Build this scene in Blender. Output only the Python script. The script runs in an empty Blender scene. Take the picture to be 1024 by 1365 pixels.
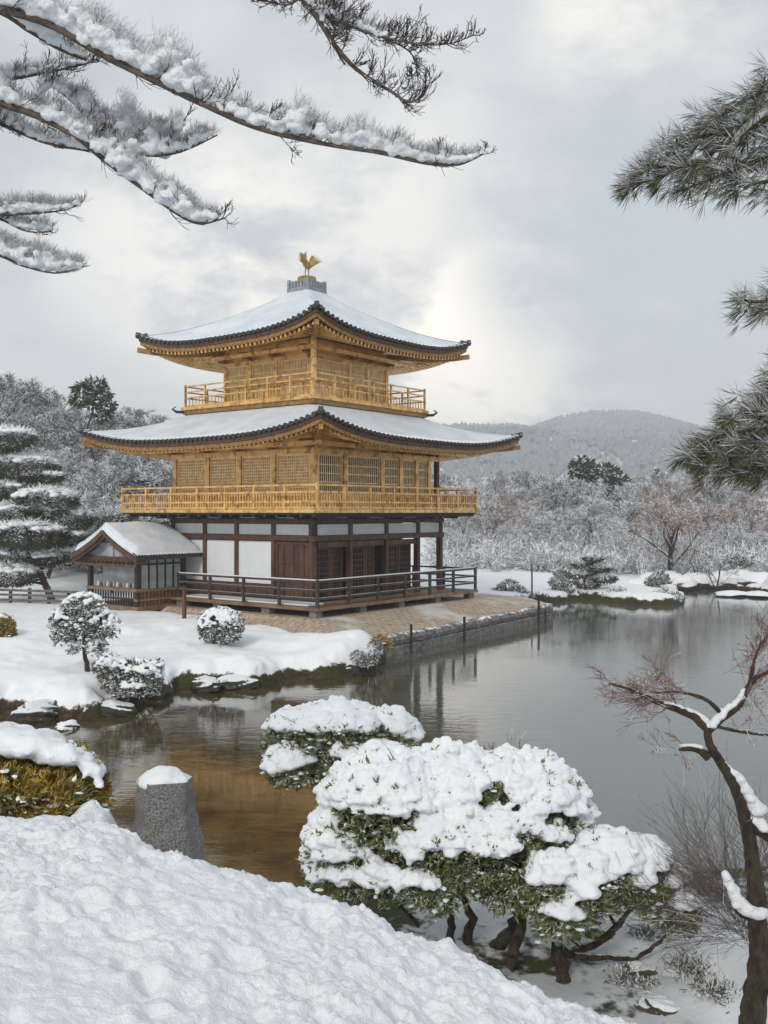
import bpy, math, random
import numpy as np
from mathutils import Vector, Matrix

sc = bpy.context.scene
COL = sc.collection
R = math.radians

# ---------------------------------------------------------------- camera
F, CU, CV, EYE = 1300.0, 512.0, 682.5, 5.0
cam_d = bpy.data.cameras.new("camera")
cam = bpy.data.objects.new("camera", cam_d)
COL.objects.link(cam)
cam.location = (0, 0, EYE)
cam.rotation_euler = (R(90), 0, 0)
cam_d.sensor_fit = 'VERTICAL'
cam_d.sensor_height = 36
cam_d.lens = F / 1365.0 * 36
cam_d.clip_start = 0.1
cam_d.clip_end = 5000
sc.camera = cam

# ---------------------------------------------------------------- sky
SUN_EL, SUN_AZ = 34.0, 200.0            # azimuth clockwise from +Y (sun behind the left shoulder)
w = bpy.data.worlds.new("World")
sc.world = w
w.use_nodes = True
nt = w.node_tree
nt.nodes.clear()


def N(nt, typ, **kw):
    n = nt.nodes.new(typ)
    for k, v in kw.items():
        if k == 'op':
            n.operation = v
        else:
            setattr(n, k, v)
    return n


def L(nt, a, b):
    nt.links.new(a, b)


def math_node(nt, op, a, b=None, clamp=False):
    n = nt.nodes.new('ShaderNodeMath')
    n.operation = op
    n.use_clamp = clamp
    for i, x in enumerate((a, b)):
        if x is None:
            continue
        if isinstance(x, (int, float)):
            n.inputs[i].default_value = x
        else:
            nt.links.new(x, n.inputs[i])
    return n.outputs[0]


def mix_col(nt, fac, a, b, blend='MIX'):
    n = nt.nodes.new('ShaderNodeMix')
    n.data_type = 'RGBA'
    n.blend_type = blend
    for idx, x in ((0, fac), (6, a), (7, b)):
        if isinstance(x, (int, float)):
            n.inputs[idx].default_value = x
        elif isinstance(x, (tuple, list)):
            n.inputs[idx].default_value = (*x[:3], 1)
        else:
            nt.links.new(x, n.inputs[idx])
    return n.outputs[2]


def ramp01(nt, v, lo, hi, smooth=True):
    n = nt.nodes.new('ShaderNodeMapRange')
    n.interpolation_type = 'SMOOTHSTEP' if smooth else 'LINEAR'
    n.inputs['From Min'].default_value = lo
    n.inputs['From Max'].default_value = hi
    nt.links.new(v, n.inputs['Value'])
    return n.outputs[0]


out = N(nt, 'ShaderNodeOutputWorld')
skyt = N(nt, 'ShaderNodeTexSky')
skyt.sky_type = 'NISHITA'
skyt.sun_disc = False
skyt.sun_elevation = R(SUN_EL)
skyt.sun_rotation = R(SUN_AZ)
bg1 = N(nt, 'ShaderNodeBackground')
L(nt, skyt.outputs[0], bg1.inputs[0])
bg1.inputs[1].default_value = 0.1
tc = N(nt, 'ShaderNodeTexCoord')
dirv = tc.outputs['Generated']


def sky_noise(scale, sz, detail, rough, off):
    mp = N(nt, 'ShaderNodeMapping')
    mp.inputs['Scale'].default_value = (1, 1, sz)
    mp.inputs['Location'].default_value = off
    L(nt, dirv, mp.inputs[0])
    n = N(nt, 'ShaderNodeTexNoise')
    n.inputs['Scale'].default_value = scale
    n.inputs['Detail'].default_value = detail
    n.inputs['Roughness'].default_value = rough
    n.inputs['Distortion'].default_value = 0.12
    L(nt, mp.outputs[0], n.inputs['Vector'])
    return n.outputs[0]


def lobe(u, v, deg0, deg1):
    """1 inside deg0 of the direction through the picture point, 0 beyond deg1."""
    d = Vector(((u - CU) / F, 1, (CV - v) / F)).normalized()
    n = N(nt, 'ShaderNodeVectorMath')
    n.operation = 'DOT_PRODUCT'
    L(nt, dirv, n.inputs[0])
    n.inputs[1].default_value = d
    return ramp01(nt, n.outputs['Value'], math.cos(R(deg1)), math.cos(R(deg0)))


n1 = sky_noise(3.2, 2.0, 6, 0.55, (0.3, 0.1, 0.7))
n2 = sky_noise(9.0, 1.8, 6, 0.6, (2.3, 1.1, 0.2))
cl = math_node(nt, 'ADD', math_node(nt, 'MULTIPLY', n1, 0.78), math_node(nt, 'MULTIPLY', n2, 0.22))
base = mix_col(nt, ramp01(nt, cl, 0.36, 0.66), (0.53, 0.58, 0.62), (0.73, 0.755, 0.775))
# thin bright breaks in the cloud
br = math_node(nt, 'ADD', lobe(622, 505, 0.3, 5.5), math_node(nt, 'MULTIPLY', lobe(665, 415, 0.3, 5.2), 0.95))
br = math_node(nt, 'ADD', br, math_node(nt, 'MULTIPLY', lobe(850, 20, 1, 7), 0.5))
br = math_node(nt, 'ADD', br, math_node(nt, 'MULTIPLY', lobe(540, 480, 2, 18), 0.50))
br = math_node(nt, 'ADD', br, math_node(nt, 'MULTIPLY', lobe(720, 535, 1, 10), 0.30))
br = math_node(nt, 'ADD', br, math_node(nt, 'MULTIPLY', lobe(230, 330, 1, 9), 0.40))
br = math_node(nt, 'MULTIPLY', br, ramp01(nt, n2, 0.30, 0.60))
col = mix_col(nt, math_node(nt, 'MINIMUM', br, 1.0), base, (1.46, 1.34, 1.16))
dk = math_node(nt, 'MULTIPLY', lobe(930, 330, 2, 15), 0.85)
dk = math_node(nt, 'ADD', dk, math_node(nt, 'MULTIPLY', lobe(720, 300, 1, 8), 0.35))
dk = math_node(nt, 'MULTIPLY', dk, ramp01(nt, n1, 0.75, 0.45))
col = mix_col(nt, dk, col, (0.545, 0.61, 0.665))
bg2 = N(nt, 'ShaderNodeBackground')
L(nt, col, bg2.inputs[0])
bg2.inputs[1].default_value = 1.0
mx = N(nt, 'ShaderNodeMixShader')
mx.inputs[0].default_value = 0.93
L(nt, bg1.outputs[0], mx.inputs[1])
L(nt, bg2.outputs[0], mx.inputs[2])
L(nt, mx.outputs[0], out.inputs[0])

# ---------------------------------------------------------------- sun
sd = bpy.data.lights.new("sun", 'SUN')
sd.energy = 1.5
sd.angle = R(14)
sd.color = (1.0, 0.92, 0.80)
sun = bpy.data.objects.new("sun", sd)
COL.objects.link(sun)
sv = Vector((math.sin(R(SUN_AZ)) * math.cos(R(SUN_EL)), math.cos(R(SUN_AZ)) * math.cos(R(SUN_EL)), math.sin(R(SUN_EL))))
sun.rotation_euler = sv.to_track_quat('Z', 'Y').to_euler()

sc.view_settings.view_transform = 'Standard'
sc.view_settings.look = 'None'
sc.view_settings.gamma = 1
sc.view_settings.exposure = 0.06
sc.cycles.use_denoising = True
sc.cycles.max_bounces = 6
sc.cycles.diffuse_bounces = 3
sc.cycles.glossy_bounces = 3
sc.cycles.volume_bounces = 1
sc.cycles.transparent_max_bounces = 8


# ---------------------------------------------------------------- helpers
def at(u, v, Y):
    """World point seen at picture point (u, v), Y metres away."""
    return Vector(((u - CU) / F * Y, Y, EYE - (v - CV) / F * Y))


def on_ground(u, v, z=0.0):
    return at(u, v, (EYE - z) * F / (v - CV))


def tag(o, label=None, cat=None, group=None, kind=None):
    if label:
        o['label'] = label
    if cat:
        o['category'] = cat
    if group:
        o['group'] = group
    if kind:
        o['kind'] = kind
    return o


def thing(name, loc, label, cat, group=None, rz=0.0):
    o = bpy.data.objects.new(name, None)
    o.empty_display_size = 0.2
    COL.objects.link(o)
    o.location = loc
    o.rotation_euler = (0, 0, rz)
    return tag(o, label, cat, group)


KIDS = {}


def par(child, parent):
    if parent is not None:
        child.parent = parent
        KIDS.setdefault(parent.name, []).append(child)


def copy_tree(o, label=None, parent=None):
    c = o.copy()
    COL.objects.link(c)
    if parent is not None:
        par(c, parent)
    if label:
        c['label'] = label
    for ch in KIDS.get(o.name, []):
        copy_tree(ch, None, c)
    return c


def hash01(ix, iy, seed):
    h = (ix.astype(np.int64) * 374761393 + iy.astype(np.int64) * 668265263 + seed * 1274126177) & 0xFFFFFFFF
    h = ((h ^ (h >> 13)) * 1274126177) & 0xFFFFFFFF
    h = h ^ (h >> 16)
    return (h & 0xFFFFFF) / float(0xFFFFFF)


def vnoise(x, y, seed=0):
    x = np.asarray(x, float)
    y = np.asarray(y, float)
    ix = np.floor(x)
    iy = np.floor(y)
    fx = x - ix
    fy = y - iy
    fx = fx * fx * (3 - 2 * fx)
    fy = fy * fy * (3 - 2 * fy)
    a = hash01(ix, iy, seed)
    b = hash01(ix + 1, iy, seed)
    c = hash01(ix, iy + 1, seed)
    d = hash01(ix + 1, iy + 1, seed)
    return (a * (1 - fx) + b * fx) * (1 - fy) + (c * (1 - fx) + d * fx) * fy - 0.5


def fbm(x, y, seed=0, oct=4, gain=0.5):
    s = 0
    amp = 1.0
    for i in range(oct):
        s = s + amp * vnoise(x * 2 ** i + 17.3 * i, y * 2 ** i - 9.1 * i, seed + i)
        amp *= gain
    return s


def ico_data(sub):
    import bmesh
    bm = bmesh.new()
    bmesh.ops.create_icosphere(bm, subdivisions=sub, radius=1)
    V = np.array([v.co[:] for v in bm.verts])
    Fc = np.array([[v.index for v in f.verts] for f in bm.faces])
    bm.free()
    return V, Fc


ICO = {i: ico_data(i) for i in (1, 2, 3, 4)}


class MB:
    """Collects shapes and links them as ONE mesh object."""

    def __init__(self):
        self.v, self.f, self.m, self.n = [], [], [], 0

    def add(self, V, Fc, m=0):
        V = np.asarray(V, float).reshape(-1, 3)
        Fc = np.asarray(Fc, int)
        if len(Fc) == 0:
            return self
        self.v.append(V)
        self.f.append(Fc + self.n)
        self.m.append(np.full(len(Fc), m, int) if np.isscalar(m) else np.asarray(m, int))
        self.n += len(V)
        return self

    def box(self, lo, hi, m=0):
        x0, y0, z0 = lo
        x1, y1, z1 = hi
        V = [(x0, y0, z0), (x1, y0, z0), (x1, y1, z0), (x0, y1, z0), (x0, y0, z1), (x1, y0, z1), (x1, y1, z1), (x0, y1, z1)]
        if (x1 - x0) * (y1 - y0) * (z1 - z0) < 0:
            V = V[4:] + V[:4]
        Fq = [(0, 3, 2, 1), (4, 5, 6, 7), (0, 1, 5, 4), (1, 2, 6, 5), (2, 3, 7, 6), (3, 0, 4, 7)]
        return self.add(V, Fq, m)

    def bar(self, p, q, wd, ht, m=0, up=(0, 0, 1)):
        p = np.array(p, float)
        q = np.array(q, float)
        d = q - p
        d /= np.linalg.norm(d) + 1e-9
        s = np.cross(d, up)
        if np.linalg.norm(s) < 1e-5:
            s = np.cross(d, (1, 0, 0))
        s /= np.linalg.norm(s)
        u = np.cross(s, d)
        V = []
        for c in (p, q):
            for a, b in ((-1, -1), (1, -1), (1, 1), (-1, 1)):
                V.append(c + s * a * wd / 2 + u * b * ht / 2)
        Fq = [(0, 1, 2, 3), (7, 6, 5, 4), (0, 4, 5, 1), (1, 5, 6, 2), (2, 6, 7, 3), (3, 7, 4, 0)]
        return self.add(V, Fq, m)

    def tube(self, pts, rad, n=6, m=0, wob=0, rng=None):
        P = np.array([tuple(p) for p in pts], float)
        if np.isscalar(rad):
            rad = [rad] * len(P)
        T = np.gradient(P, axis=0)
        T /= np.linalg.norm(T, axis=1)[:, None] + 1e-9
        ref = np.array((0.31, 0.12, 0.94)) if abs(T[0][2]) < 0.8 else np.array((1, 0.2, 0.1))
        V = []
        for i in range(len(P)):
            s = np.cross(T[i], ref)
            s /= np.linalg.norm(s) + 1e-9
            u = np.cross(T[i], s)
            for k in range(n):
                a = 2 * math.pi * k / n
                r = rad[i] * (1 + (rng.uniform(-wob, wob) if rng else 0))
                V.append(P[i] + r * (s * math.cos(a) + u * math.sin(a)))
        Fq = []
        for i in range(len(P) - 1):
            for k in range(n):
                k2 = (k + 1) % n
                Fq.append((i * n + k, (i + 1) * n + k, (i + 1) * n + k2, i * n + k2))
        self.add(V, Fq, m)
        e = len(P) - 1
        V2 = list(V[:n]) + [P[0]] + list(V[e * n:]) + [P[e]]
        Ft = [(k, (k + 1) % n, n) for k in range(n)] + [(n + 1 + (k + 1) % n, n + 1 + k, 2 * n + 1) for k in range(n)]
        return self.add(V2, Ft, m)

    def ico(self, c, r, sub=2, m=0, amp=0.0, seed=0, freq=2.0):
        V, Fc = ICO[sub]
        V = V.copy()
        if amp:
            nz = fbm(V[:, 0] * freq + V[:, 2] * 1.7 * freq + seed * 3.1, V[:, 1] * freq + V[:, 2] * 0.9 * freq - seed, seed, 3)
            V *= (1 + amp * nz)[:, None]
        V = V * np.array(r) + np.array(tuple(c))
        return self.add(V, Fc, m)

    def segs(self, P0, P1, R0, R1, n=3, m=0):
        P0 = np.asarray(P0, float)
        P1 = np.asarray(P1, float)
        if len(P0) == 0:
            return self
        d = P1 - P0
        d /= np.linalg.norm(d, axis=1)[:, None] + 1e-9
        ref = np.tile(np.array((0.0, 0.0, 1.0)), (len(d), 1))
        ref[np.abs(d[:, 2]) > 0.9] = (1, 0, 0)
        s = np.cross(d, ref)
        s /= np.linalg.norm(s, axis=1)[:, None] + 1e-9
        u = np.cross(s, d)
        rings = []
        for k in range(n):
            a = 2 * math.pi * k / n + 0.52
            o = s * math.cos(a) + u * math.sin(a)
            rings.append(P0 + o * np.asarray(R0)[:, None])
        for k in range(n):
            a = 2 * math.pi * k / n + 0.52
            o = s * math.cos(a) + u * math.sin(a)
            rings.append(P1 + o * np.asarray(R1)[:, None])
        V = np.stack(rings, 1).reshape(-1, 3)
        base = np.arange(len(P0))[:, None] * (2 * n)
        Fq = np.concatenate([base + np.array([[k, (k + 1) % n, n + (k + 1) % n, n + k]]) for k in range(n)])
        return self.add(V, Fq, m if np.isscalar(m) else np.tile(m, n))

    def blades(self, P, D, Ln, Wd, m=0, bend=0.0, rng=None):
        """One tapered leaf-like quad pair per point."""
        P = np.asarray(P, float)
        D = np.asarray(D, float)
        n = len(P)
        D = D / (np.linalg.norm(D, axis=1)[:, None] + 1e-9)
        rs = rng if rng is not None else np.random.RandomState(1)
        q = rs.normal(size=(n, 3))
        s = np.cross(D, q)
        s /= np.linalg.norm(s, axis=1)[:, None] + 1e-9
        Ln = np.broadcast_to(np.asarray(Ln, float), (n,))[:, None]
        Wd = np.broadcast_to(np.asarray(Wd, float), (n,))[:, None]
        nn = np.cross(s, D)
        mid = P + D * Ln * 0.5 + nn * Ln * bend
        tip = P + D * Ln
        V = np.stack([P, mid + s * Wd * 0.5, tip, mid - s * Wd * 0.5], 1).reshape(-1, 3)
        Fq = np.arange(n)[:, None] * 4 + np.array([[0, 1, 2, 3]])
        return self.add(V, Fq, m)

    def build(self, name, mats, parent=None, smooth=False, loc=None):
        if not isinstance(mats, (list, tuple)):
            mats = [mats]
        V = np.concatenate(self.v)
        me = bpy.data.meshes.new(name)
        me.vertices.add(len(V))
        if loc is not None:
            V = V - np.array(tuple(loc))
        me.vertices.foreach_set("co", V.ravel())
        tot = np.concatenate([np.full(len(f), f.shape[1]) for f in self.f])
        lv = np.concatenate([f.ravel() for f in self.f])
        st = np.concatenate([[0], np.cumsum(tot)[:-1]])
        me.loops.add(len(lv))
        me.loops.foreach_set("vertex_index", lv)
        me.polygons.add(len(tot))
        me.polygons.foreach_set("loop_start", st)
        me.polygons.foreach_set("loop_total", tot)
        me.polygons.foreach_set("material_index", np.concatenate(self.m))
        me.polygons.foreach_set("use_smooth", np.full(len(tot), smooth))
        for mt in mats:
            me.materials.append(mt)
        me.update(calc_edges=True)
        o = bpy.data.objects.new(name, me)
        COL.objects.link(o)
        par(o, parent)
        if loc is not None:
            o.location = loc
        return o


def snow_blobs(name, blobs, voxel, parent, m, loc=None, smooth=2, sub=2, disp=0.0, dscale=0.1, minz=None):
    """Many soft lumps melted into one blanket of snow."""
    mb = MB()
    for i, (c, r) in enumerate(blobs):
        if np.isscalar(r):
            r = (r, r, r)
        mb.ico(c, r, sub)
    o = mb.build(name, m, None, True, loc)
    md = o.modifiers.new("r", 'REMESH')
    md.mode = 'VOXEL'
    md.voxel_size = voxel
    md.use_smooth_shade = True
    if smooth:
        sm = o.modifiers.new("s", 'SMOOTH')
        sm.iterations = smooth
        sm.factor = 0.6
    if disp:
        tx = bpy.data.textures.new("lump", 'CLOUDS')
        tx.noise_scale = dscale
        dm = o.modifiers.new("d", 'DISPLACE')
        dm.texture = tx
        dm.strength = disp
        dm.mid_level = 0.5
    dg = bpy.context.evaluated_depsgraph_get()
    me = bpy.data.meshes.new_from_object(o.evaluated_get(dg))
    old = o.data
    o.modifiers.clear()
    o.data = me
    bpy.data.meshes.remove(old)
    me.name = name
    if not me.materials:
        me.materials.append(m)
    me.polygons.foreach_set("use_smooth", np.full(len(me.polygons), True))
    par(o, parent)
    return o


# ---------------------------------------------------------------- materials
def surf(name, c1, c2=None, scale=4.0, rough=0.8, metal=0.0, bump=0.0, bscale=None, snow=None, stretch=(1, 1, 1),
         snow_scale=6.0, detail=5, spec=0.5, sss=0.0, c3=None, scale3=1.0, coord='Object', bdist=0.02):
    m = bpy.data.materials.new(name)
    m.use_nodes = True
    nt = m.node_tree
    b = nt.nodes['Principled BSDF']
    tcn = N(nt, 'ShaderNodeTexCoord')
    mp = N(nt, 'ShaderNodeMapping')
    mp.inputs['Scale'].default_value = stretch
    L(nt, tcn.outputs[coord], mp.inputs[0])

    def noise(sc_, det=detail, rg=0.6, vec=None):
        n = N(nt, 'ShaderNodeTexNoise')
        n.inputs['Scale'].default_value = sc_
        n.inputs['Detail'].default_value = det
        n.inputs['Roughness'].default_value = rg
        L(nt, vec or mp.outputs[0], n.inputs['Vector'])
        return n.outputs[0]
    c = c1
    if c2:
        c = mix_col(nt, ramp01(nt, noise(scale), 0.35, 0.65), c1, c2)
    if c3:
        c = mix_col(nt, ramp01(nt, noise(scale3), 0.48, 0.66), c, c3)
    rgh = rough
    if snow:
        lo, hi, namp = snow
        g = N(nt, 'ShaderNodeNewGeometry')
        sx = N(nt, 'ShaderNodeSeparateXYZ')
        L(nt, g.outputs['Normal'], sx.inputs[0])
        nz = noise(snow_scale, 3, 0.6, tcn.outputs['Object'])
        v = math_node(nt, 'ADD', sx.outputs[2], math_node(nt, 'MULTIPLY', math_node(nt, 'SUBTRACT', nz, 0.5), namp))
        fac = ramp01(nt, v, lo, hi)
        c = mix_col(nt, fac, c, (0.84, 0.87, 0.91))
        rr = N(nt, 'ShaderNodeMapRange')
        rr.inputs['To Min'].default_value = rough
        rr.inputs['To Max'].default_value = 0.9
        L(nt, fac, rr.inputs['Value'])
        L(nt, rr.outputs[0], b.inputs['Roughness'])
    else:
        b.inputs['Roughness'].default_value = rgh
    if isinstance(c, tuple):
        b.inputs['Base Color'].default_value = (*c, 1)
    else:
        L(nt, c, b.inputs['Base Color'])
    b.inputs['Metallic'].default_value = metal
    b.inputs['Specular IOR Level'].default_value = spec
    if sss:
        b.inputs['Subsurface Weight'].default_value = sss
        b.inputs['Subsurface Radius'].default_value = (0.04, 0.05, 0.06)
        b.inputs['Subsurface Scale'].default_value = 0.5
    if bump:
        bn = N(nt, 'ShaderNodeBump')
        bn.inputs['Strength'].default_value = bump
        bn.inputs['Distance'].default_value = bdist
        L(nt, noise(bscale or scale * 4, 4, 0.65), bn.inputs['Height'])
        L(nt, bn.outputs[0], b.inputs['Normal'])
    return m


M = {}
M['snow'] = surf('snow', (0.80, 0.84, 0.89), (0.87, 0.895, 0.925), 3, 0.75, bump=0.55, bscale=30, spec=0.25, bdist=0.02)
M['snow_fine'] = surf('snow_fine', (0.80, 0.84, 0.89), (0.87, 0.895, 0.925), 8, 0.75, bump=0.8, bscale=60, spec=0.25, bdist=0.016)
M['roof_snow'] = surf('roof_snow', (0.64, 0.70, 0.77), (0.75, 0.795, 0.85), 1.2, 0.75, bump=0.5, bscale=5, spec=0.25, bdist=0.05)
def ribbed_snow():
    """Thin roof snow with the tile ribs just showing through."""
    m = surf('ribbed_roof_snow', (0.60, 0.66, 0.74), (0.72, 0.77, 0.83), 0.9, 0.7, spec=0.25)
    nt = m.node_tree
    tcn = N(nt, 'ShaderNodeTexCoord')
    sp = N(nt, 'ShaderNodeSeparateXYZ')
    L(nt, tcn.outputs['Object'], sp.inputs[0])
    ax, ay = math_node(nt, 'ABSOLUTE', sp.outputs[0]), math_node(nt, 'ABSOLUTE', sp.outputs[1])
    c = math_node(nt, 'GREATER_THAN', ax, ay)
    q = N(nt, 'ShaderNodeMix')
    L(nt, c, q.inputs[0])
    L(nt, sp.outputs[0], q.inputs[2])
    L(nt, sp.outputs[1], q.inputs[3])
    wv = math_node(nt, 'SINE', math_node(nt, 'MULTIPLY', q.outputs[0], 6.2832 / 0.30))
    n = N(nt, 'ShaderNodeTexNoise')
    n.inputs['Scale'].default_value = 1.1
    n.inputs['Detail'].default_value = 5
    L(nt, tcn.outputs['Object'], n.inputs['Vector'])
    h = math_node(nt, 'ADD', math_node(nt, 'MULTIPLY', math_node(nt, 'MULTIPLY', wv, ramp01(nt, n.outputs[0], 0.40, 0.62)), 0.35), math_node(nt, 'MULTIPLY', n.outputs[0], 1.6))
    b = N(nt, 'ShaderNodeBump')
    b.inputs['Strength'].default_value = 0.5
    b.inputs['Distance'].default_value = 0.05
    L(nt, h, b.inputs['Height'])
    L(nt, b.outputs[0], nt.nodes['Principled BSDF'].inputs['Normal'])
    return m


M['ribbed_snow'] = ribbed_snow()
M['gold'] = surf('gold_leaf', (0.90, 0.58, 0.22), (0.74, 0.43, 0.14), 2.5, 0.34, metal=0.45, bump=0.25, bscale=30, c3=(0.36, 0.19, 0.065), scale3=3.5)
M['gold_light'] = surf('pale_gold_lattice', (0.92, 0.72, 0.42), (0.76, 0.55, 0.28), 5, 0.40, metal=0.35, bump=0.2, bscale=40)
M['gold_panel'] = surf('gold_panel', (0.90, 0.60, 0.25), (0.70, 0.42, 0.15), 2.2, 0.36, metal=0.45, bump=0.3, bscale=25)
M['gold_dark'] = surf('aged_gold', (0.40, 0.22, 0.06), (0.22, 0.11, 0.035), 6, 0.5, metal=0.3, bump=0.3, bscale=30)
M['gold_bright'] = surf('polished_gold', (0.50, 0.33, 0.085), (0.22, 0.13, 0.03), 14, 0.4, metal=0.6, bump=0.2, bscale=40)
M['red_wood'] = surf('dark_red_wood', (0.125, 0.055, 0.030), (0.055, 0.025, 0.016), 4, 0.55, bump=0.3, bscale=30, stretch=(1, 1, 0.25))
M['brown_wood'] = surf('brown_timber', (0.13, 0.06, 0.028), (0.065, 0.03, 0.017), 5, 0.65, bump=0.3, bscale=30, stretch=(1, 1, 0.3))
M['dark_wood'] = surf('blackened_wood', (0.035, 0.024, 0.02), (0.02, 0.014, 0.012), 5, 0.6, bump=0.3, bscale=30)
M['grey_wood'] = surf('weathered_wood', (0.16, 0.145, 0.13), (0.09, 0.08, 0.072), 5, 0.75, bump=0.4, bscale=40, snow=(0.75, 0.97, 0.35))
M['deck_wood'] = surf('deck_boards', (0.27, 0.17, 0.10), (0.17, 0.10, 0.06), 3, 0.7, bump=0.3, bscale=25)
M['rail_wood'] = surf('rail_timber', (0.06, 0.05, 0.045), (0.03, 0.025, 0.023), 4, 0.6, snow=(0.7, 0.9, 0.8), snow_scale=3)
M['plaster'] = surf('white_plaster', (0.80, 0.83, 0.85), (0.72, 0.75, 0.78), 0.8, 0.8, bump=0.08, bscale=20)
M['tile'] = surf('roof_tile', (0.055, 0.055, 0.058), (0.03, 0.03, 0.032), 5, 0.6, snow=(0.55, 0.8, 0.5))
M['black'] = surf('dark_interior', (0.012, 0.009, 0.008), None, 1, 0.9)
M['grey_panel'] = surf('grey_window_paper', (0.40, 0.43, 0.44), (0.28, 0.30, 0.31), 2, 0.7)
M['stone'] = surf('granite', (0.34, 0.335, 0.33), (0.09, 0.088, 0.085), 110, 0.85, bump=1.0, bscale=70, c3=(0.16, 0.155, 0.145), scale3=5, snow=(0.75, 0.95, 0.5), snow_scale=18)
M['rock'] = surf('mossy_rock', (0.085, 0.075, 0.06), (0.035, 0.03, 0.024), 4, 0.85, bump=0.9, bscale=14, c3=(0.05, 0.058, 0.02), scale3=2.2, snow=(0.62, 0.8, 0.5), snow_scale=5, bdist=0.06)
M['kerb'] = surf('grey_kerb', (0.27, 0.26, 0.245), (0.10, 0.096, 0.09), 7, 0.85, bump=0.8, bscale=18, snow=(0.8, 0.98, 0.9), snow_scale=2.5)
M['bark'] = surf('bark', (0.10, 0.062, 0.042), (0.035, 0.023, 0.018), 14, 0.85, bump=0.9, bscale=40, snow=(0.72, 0.92, 0.5), snow_scale=8)
M['wet_bark'] = surf('wet_bark', (0.085, 0.048, 0.028), (0.016, 0.012, 0.010), 16, 0.75, bump=1.0, bscale=34, c3=(0.045, 0.05, 0.018), scale3=6, bdist=0.05, stretch=(1, 1, .45), snow=(.8, 1.0, .6), snow_scale=14)
M['bare_bark'] = surf('grey_brown_bark', (0.15, 0.115, 0.095), (0.075, 0.055, 0.045), 20, 0.85, bump=0.5, bscale=60)
M['far_bark'] = surf('far_bark', (0.050, 0.045, 0.043), (0.03, 0.027, 0.026), 3, 0.9, snow=(0.45, 0.8, 0.5), snow_scale=2)
M['frost_twig'] = surf('frosted_twigs', (0.19, 0.18, 0.185), (0.12, 0.11, 0.11), 2, 0.9, snow=(-0.75, 0.15, 0.9), snow_scale=1.2)
M['grey_twig'] = surf('thinly_frosted_twigs', (0.15, 0.14, 0.14), (0.09, 0.085, 0.085), 2, 0.9, snow=(-0.35, 0.55, 0.9), snow_scale=0.9)
M['red_twig'] = surf('russet_frosted_twigs', (0.34, 0.21, 0.165), (0.24, 0.15, 0.12), 2, 0.9, snow=(-0.3, 0.5, 0.9), snow_scale=1.2)
M['twig'] = surf('thin_twigs', (0.06, 0.038, 0.03), (0.035, 0.023, 0.02), 10, 0.85, snow=(0.35, 0.8, 0.7), snow_scale=9)
M['red_bud'] = surf('red_budding_twigs', (0.23, 0.095, 0.065), (0.13, 0.06, 0.045), 10, 0.8, snow=(0.6, 0.95, 0.5), snow_scale=20)
M['leaf'] = surf('glossy_leaf', (0.11, 0.145, 0.04), (0.20, 0.22, 0.07), 5, 0.45, snow=(0.75, 1.0, 0.5), snow_scale=12)
M['leaf_dark'] = surf('dark_leaf', (0.065, 0.078, 0.035), (0.10, 0.11, 0.05), 5, 0.55, snow=(0.3, 0.75, 0.6), snow_scale=8)
M['leaf_bronze'] = surf('bronze_leaf', (0.46, 0.33, 0.05), (0.28, 0.16, 0.03), 9, 0.5, c3=(0.16, 0.165, 0.03), scale3=4, snow=(0.8, 1.0, 0.4), snow_scale=12)
M['needle'] = surf('pine_needle', (0.13, 0.145, 0.045), (0.085, 0.10, 0.035), 6, 0.5, snow=(0.85, 1.1, 0.4), snow_scale=12)
M['needle_dark'] = surf('brown_pine_needle', (0.07, 0.075, 0.032), (0.11, 0.09, 0.04), 6, 0.55)
M['frost_needle'] = surf('frosted_needle', (0.66, 0.69, 0.72), (0.42, 0.43, 0.44), 12, 0.8)
M['evergreen'] = surf('evergreen', (0.04, 0.052, 0.026), (0.07, 0.075, 0.035), 0.8, 0.7, snow=(0.55, 0.95, 0.7), snow_scale=1.0)
M['white'] = surf('clinging_snow', (0.84, 0.87, 0.91), None, 1, 0.9, spec=0.2)
M['pebble'] = surf('brown_earth', (0.10, 0.06, 0.035), (0.045, 0.03, 0.02), 6, 0.9, bump=0.6, bscale=20)

# ---------------------------------------------------------------- pavilion frame
ROT = R(52.35)
CX, CY = -3.40, 43.02
E_A = np.array((math.cos(ROT), math.sin(ROT)))
E_B = np.array((-math.sin(ROT), math.cos(ROT)))


def PL(a, b):
    return np.array((CX, CY)) + a * E_A + b * E_B


TERR = [(-7.0, -8.45), (8.7, -7.2), (11.4, -4.2), (11.4, 4.0), (-6.35, 4.0)]
TERR_W = [PL(*p) for p in TERR]

# ---------------------------------------------------------------- land, pond and far slopes
NORTH = [(-60, 22), (-20, 22.8)] + [tuple(on_ground(u, v)[:2]) for u, v in (
    (-60, 955), (0, 950), (60, 956), (112, 960), (150, 952), (172, 944), (196, 936), (216, 925), (232, 916), (290, 915), (335, 917), (380, 907),
    (430, 905), (478, 900), (500, 892), (511, 880), (516, 868))] + [tuple(PL(-5.6, -7.9)), tuple(PL(8.2, -6.8)), tuple(PL(10.9, -4.2))] + \
    [tuple(on_ground(u, v)[:2]) for u, v in ((712, 800), (735, 803), (780, 799), (812, 804), (845, 806), (880, 807), (906, 806), (914, 799),
     (905, 790), (890, 783), (905, 780), (930, 782), (955, 785), (990, 788), (1024, 792), (1100, 798), (1300, 800))] + \
    [(70, 60), (400, 60), (1500, 300), (1500, 3000), (-1500, 3000), (-1500, 300), (-400, 22)]
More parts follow.
